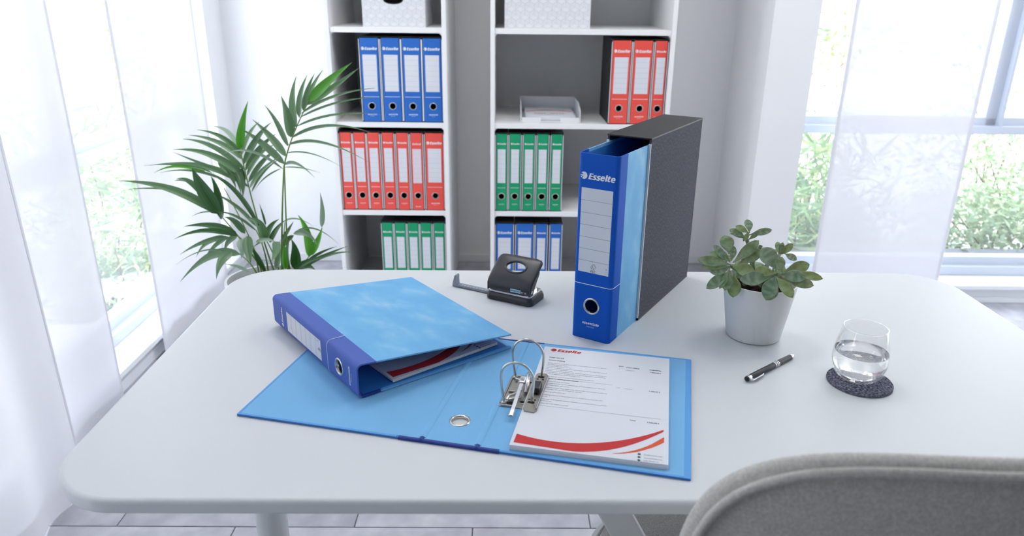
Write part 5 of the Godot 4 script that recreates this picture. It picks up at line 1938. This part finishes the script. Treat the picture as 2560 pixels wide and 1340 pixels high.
func pen() -> void:
	var a := Vector3(0.3835, TOP + 0.0050, -1.0260)  # button end
	var b := Vector3(0.4930, TOP + 0.0034, -1.1140)  # tip
	var d := (b - a).normalized()
	var side := d.cross(Vector3.UP).normalized()  # towards the camera and right
	var where := place(d.cross(side), d, side, a)
	var o := thing("ballpoint_pen", "black ballpoint pen with silver rings, tip and clip lying on the desk", "pen", where)
	var L := a.distance_to(b)
	var m := MB.new()
	m.lathe([Vector2(0.0044, 0.010), Vector2(0.0048, 0.012), Vector2(0.0049, L * 0.5), Vector2(0.0049, L - 0.026), Vector2(0.0046, L - 0.014)], 24)
	part("barrel", m, M.black_gloss, o)
	m = MB.new()
	m.lathe([Vector2(0.0, 0.0), Vector2(0.0038, 0.0002), Vector2(0.0043, 0.0014), Vector2(0.0043, 0.003)], 20)
	part("button", m, M.black, o)
	m = MB.new()
	m.lathe([Vector2(0.0040, 0.0028), Vector2(0.0046, 0.0030), Vector2(0.0047, 0.0105), Vector2(0.0044, 0.0110)], 24)
	m.lathe([Vector2(0.0046, L - 0.0142), Vector2(0.0042, L - 0.009), Vector2(0.0026, L - 0.004), Vector2(0.0012, L - 0.0012), Vector2(0.0007, L - 0.0002), Vector2(0.0, L)], 24)
	part("metal_end", m, M.chrome, o)
	for k in 3:
		m = MB.new()
		var y := L * 0.56 + 0.0042 * k
		m.lathe([Vector2(0.0048, y - 0.0011), Vector2(0.0053, y - 0.0008), Vector2(0.0053, y + 0.0008), Vector2(0.0048, y + 0.0011)], 24)
		part("ring", m, M.chrome, o)
	m = MB.new()
	m.rbox(Vector3(0.0, 0.0062, 0.0060), Vector3(0.0040, 0.0040, 0.0040), 0.001, 2)
	m.tube([Vector3(0, 0.005, 0.0078), Vector3(0, 0.016, 0.0080), Vector3(0, 0.034, 0.0070), Vector3(0, 0.039, 0.0056)], [0.0020, 0.0019, 0.0016, 0.0010], 10, 0.6)
	part("clip", m, M.chrome, o)


func coaster_and_glass() -> void:
	var c := Vector3(0.5640, TOP, -1.0260)
	var felt := std(Color.WHITE, 0.95, 0.1)
	felt.albedo_texture = noise_tex(91, 0.09, [[0.0, Color(0.20, 0.20, 0.25)], [0.4, Color(0.33, 0.34, 0.40)], [0.6, Color(0.46, 0.47, 0.53)], [1.0, Color(0.68, 0.68, 0.74)]], 256, 4)
	triplanar(felt, 9.0)
	felt.heightmap_enabled = true
	felt.heightmap_texture = felt.albedo_texture
	felt.heightmap_scale = 0.1
	var k := thing("coaster", "round grey felt coaster under the water glass", "coaster", Transform3D(Basis(), c))
	part("felt_disc", MB.new().lathe([Vector2(0.0, 0.0002), Vector2(0.0475, 0.0002), Vector2(0.0488, 0.0010), Vector2(0.0490, 0.0038), Vector2(0.0480, 0.0050), Vector2(0.0, 0.0052)], 64), felt, k)
	var clear := std(Color(1, 1, 1, 0.03), 0.0)
	clear.transparency = BaseMaterial3D.TRANSPARENCY_ALPHA
	var water := std(Color(1, 1, 1, 0.0), 0.0)
	water.refraction_enabled = true
	water.refraction_scale = 0.033
	var gc := Vector3(0.5630, TOP + 0.0053, -1.0350)
	var g := thing("tumbler", "clear rounded glass tumbler half full of water on the felt coaster", "glass", Transform3D(Basis(), gc))
	var outer := [Vector2(0.0, 0.0004), Vector2(0.0215, 0.0), Vector2(0.0275, 0.0016), Vector2(0.0345, 0.0075), Vector2(0.0402, 0.0175), Vector2(0.0428, 0.0285), Vector2(0.0426, 0.0400), Vector2(0.0404, 0.0560), Vector2(0.0366, 0.0720), Vector2(0.0328, 0.0868)]
	var inner := [Vector2(0.0324, 0.0876), Vector2(0.0317, 0.0872), Vector2(0.0315, 0.0866), Vector2(0.0353, 0.0720), Vector2(0.0390, 0.0560), Vector2(0.0411, 0.0400), Vector2(0.0412, 0.0290), Vector2(0.0386, 0.0185), Vector2(0.0328, 0.0095), Vector2(0.0255, 0.0055), Vector2(0.0, 0.0048)]
	part("glass_wall", MB.new().lathe(outer + inner, 72, 80.0), clear, g)
	var rimm := std(Color(1, 1, 1, 0.0), 0.0)
	rimm.refraction_enabled = true
	rimm.refraction_scale = 0.05
	var loop := []
	for i in 73:
		loop.append(Vector3(cos(TAU * i / 72.0) * 0.0322, 0.0876, sin(TAU * i / 72.0) * 0.0322))
	part("rim", MB.new().tube(loop, 0.0008, 8), rimm, g)
	var w := thing("water", "clear water filling the lower half of the tumbler", "water", Transform3D(Basis(), gc))
	part("water_body", MB.new().lathe([Vector2(0.0, 0.0050), Vector2(0.0253, 0.0057), Vector2(0.0325, 0.0097), Vector2(0.0383, 0.0186), Vector2(0.0409, 0.0290), Vector2(0.0408, 0.0400), Vector2(0.0400, 0.0465), Vector2(0.0396, 0.0462), Vector2(0.0385, 0.0458), Vector2(0.0, 0.0457)], 72, 60.0), water, w)


# thick succulent leaf from its base to its tip
func fleshy_leaf(base: Vector3, tip: Vector3, width: float, bend: float) -> MB:
	var m := MB.new()
	var ax := tip - base
	var view := Vector3(0, 1.312, 0) - base
	var side := ax.cross(Vector3(0, 0.55, 1.0)).normalized()
	var up := side.cross(ax).normalized()
	if up.y < 0 and up.z < 0:
		up = -up
		side = -side
	var rows := []
	var nu := 12
	for i in nu + 1:
		var t := float(i) / nu
		var prof := pow(sin(PI * pow(t, 1.30)), 0.62) if t < 0.999 else 0.0
		prof = maxf(prof, 0.22 * (1.0 - t * 1.2))
		prof *= lerpf(0.62, 1.0, smoothstep(0.0, 0.5, t))
		var hw := maxf(width / 2 * prof * 1.22, 0.0002)
		var th := maxf(width * 0.055 * (1.15 - 0.6 * t) * minf(1.0, prof + 0.4), 0.0002)
		var c := base + ax * t + up * (bend * ax.length() * 4.0 * t * (1.0 - t) * 0.5)
		var row := PackedVector3Array()
		for j in 14:
			var a := TAU * j / 14
			var x := cos(a)
			var y := sin(a)
			# edges curl up a little, with a groove down the middle
			var lift := 0.22 * hw * x * x - 0.10 * hw * exp(-18.0 * x * x) * (1.0 if y > 0 else 0.4)
			row.append(c + side * (hw * x) + up * (th * y + lift))
		rows.append(row)
	m.grid(rows, true)
	return m


func succulent() -> void:
	var c := Vector3(0.4490, TOP, -1.2000)
	var o := thing("potted_succulent", "green rosette succulent in a plain white pot on the desk", "potted plant", Transform3D(Basis(), c))
	var white := std(Color(0.90, 0.905, 0.91), 0.55, 0.4)
	var m := MB.new()
	m.lathe([Vector2(0.0, 0.0004), Vector2(0.0440, 0.0004), Vector2(0.0462, 0.0014), Vector2(0.0475, 0.0040), Vector2(0.0632, 0.1040), Vector2(0.0630, 0.1062), Vector2(0.0614, 0.1070), Vector2(0.0600, 0.1058), Vector2(0.0575, 0.0900), Vector2(0.0, 0.0898)], 72, 35.0)
	part("pot", m, white, o)
	var soil := std(Color(0.20, 0.17, 0.16), 0.95, 0.1)
	m = MB.new()
	m.lathe([Vector2(0.0565, 0.0900), Vector2(0.0560, 0.0935), Vector2(0.0400, 0.0955), Vector2(0.0, 0.0960)], 32)
	part("soil", m, soil, o)
	var mats := []
	for k in 3:
		var g := std(Color.WHITE, 0.5, 0.35)
		g.albedo_texture = noise_tex(50 + k, 0.02, [[0.0, [Color(0.40, 0.53, 0.37), Color(0.45, 0.57, 0.35), Color(0.38, 0.51, 0.39)][k]], [0.55, [Color(0.53, 0.64, 0.50), Color(0.56, 0.66, 0.46), Color(0.51, 0.62, 0.52)][k]], [1.0, Color(0.64, 0.72, 0.60)]], 256, 4)
		g.uv1_scale = Vector3(0.5, 0.6, 1)
		g.subsurf_scatter_enabled = true
		g.subsurf_scatter_strength = 0.08
		mats.append(g)
	var k := 0
	for l in SUCCULENT_LEAVES:
		var base := Vector3(l[0], l[1], l[2])
		var tip := Vector3(l[3], l[4], l[5])
		part("leaf", fleshy_leaf(base, tip, l[6], 0.10), mats[k % 3], o, Transform3D(Basis(), -c))
		k += 1
	# lower leaves that hide the soil
	rng.seed = 12
	for i in 16:
		var a := TAU * i / 16.0 + rng.randf_range(-0.15, 0.15)
		var d := Vector3(cos(a), 0, sin(a))
		var b := c + d * rng.randf_range(0.006, 0.022) + Vector3(0, rng.randf_range(0.100, 0.108), 0)
		var e := c + d * rng.randf_range(0.042, 0.060) + Vector3(0, rng.randf_range(0.112, 0.128), 0)
		part("leaf", fleshy_leaf(b, e, rng.randf_range(0.018, 0.024), 0.12), mats[i % 3], o, Transform3D(Basis(), -c))
	var stem := std(Color(0.48, 0.55, 0.45), 0.7)
	for s in SUCCULENT_STEMS:
		var a := Vector3(s[0], s[1], s[2])
		var b := Vector3(s[3], s[4], s[5])
		m = MB.new()
		m.tube([Vector3(a.x, TOP + 0.09, a.z), a.lerp(b, 0.5) + Vector3(0, 0.004, 0), b], [0.0042, 0.0038, 0.0032], 10)
		part("stem", m, stem, o, Transform3D(Basis(), -c))


# narrow palm leaflet along a quadratic curve, folded along its midrib
func leaflet(p0: Vector3, p1: Vector3, p2: Vector3, width: float, roll: float) -> MB:
	var m := MB.new()
	var rows := []
	var nu := 14
	for i in nu + 1:
		var t := float(i) / nu
		var c := p0.lerp(p1, t).lerp(p1.lerp(p2, t), t)
		var tan_ := (p1 - p0).lerp(p2 - p1, t).normalized()
		var side := tan_.cross(Vector3(sin(roll) * 0.6, 0.25, 1.0)).normalized()
		var up := side.cross(tan_).normalized()
		var hw := width / 2 * maxf(0.10 * (1.0 - t), pow(sin(PI * pow(t, 0.60)), 0.9) * (1.0 - 0.25 * t) if t < 0.999 else 0.0)
		hw = maxf(hw, 0.0003)
		rows.append(PackedVector3Array([c - side * hw + up * hw * 0.35, c - side * hw * 0.5 + up * hw * 0.08, c - up * hw * 0.1, c + side * hw * 0.5 + up * hw * 0.08, c + side * hw + up * hw * 0.35]))
	m.grid(rows)
	return m


func palm() -> void:
	var c := Vector3(-0.712, 0, -2.05)
	var o := thing("potted_palm", "tall kentia palm in a white pot on the floor behind the desk", "potted plant", Transform3D(Basis(), c))
	var inv := Transform3D(Basis(), -c)
	var m := MB.new()
	m.lathe([Vector2(0.0, 0.001), Vector2(0.090, 0.001), Vector2(0.096, 0.008), Vector2(0.120, 0.500), Vector2(0.119, 0.510), Vector2(0.112, 0.510), Vector2(0.108, 0.47), Vector2(0.0, 0.47)], 48, 35.0)
	part("pot", m, std(Color(0.88, 0.89, 0.91), 0.6), o)
	m = MB.new()
	m.lathe([Vector2(0.108, 0.474), Vector2(0.08, 0.485), Vector2(0.0, 0.488)], 24)
	part("soil", m, std(Color(0.18, 0.15, 0.13), 0.95, 0.1), o)
	var cols := [Color(0.50, 0.64, 0.49), Color(0.40, 0.74, 0.22), Color(0.28, 0.47, 0.27), Color(0.70, 0.79, 0.72)]
	var mats := []
	# fine ribs along each leaflet
	var ribs := Image.create(64, 4, false, Image.FORMAT_RGB8)
	for x in 64:
		var v := 0.94 + 0.06 * sin(TAU * x / 10.7) - (0.10 if absi(x - 32) < 2 else 0.0)
		for y in 4:
			ribs.set_pixel(x, y, Color(v, v, v))
	var rib_tex := ImageTexture.create_from_image(ribs)
	for k in 4:
		var g := std(cols[k], 0.36, 0.6)
		g.albedo_texture = rib_tex
		g.backlight_enabled = true
		g.backlight = Color(0.45, 0.55, 0.3)
		mats.append(g)
	var k := 0
	for l in PALM_LEAVES:
		part("leaf", leaflet(Vector3(l[0], l[1], l[2]), Vector3(l[3], l[4], l[5]), Vector3(l[6], l[7], l[8]), l[9], sin(k * 2.4)), mats[l[10]], o, inv)
		k += 1
	var stem := std(Color(0.42, 0.55, 0.24), 0.5)
	for s in PALM_STEMS:
		var a := Vector3(s[0], s[1], s[2])
		var b := Vector3(s[3], s[4], s[5])
		var d := Vector3(s[6], s[7], s[8])
		var pts := [Vector3(lerpf(c.x, a.x, 0.7), 0.44, lerpf(c.z, a.z, 0.7))]
		for i in 10:
			var t := i / 9.0
			pts.append(a.lerp(b, t).lerp(b.lerp(d, t), t))
		var rad := []
		for i in pts.size():
			rad.append(s[9] * lerpf(1.0, 0.55, float(i) / pts.size()))
		m = MB.new()
		m.tube(pts, rad, 8)
		part("stem", m, stem, o, inv)
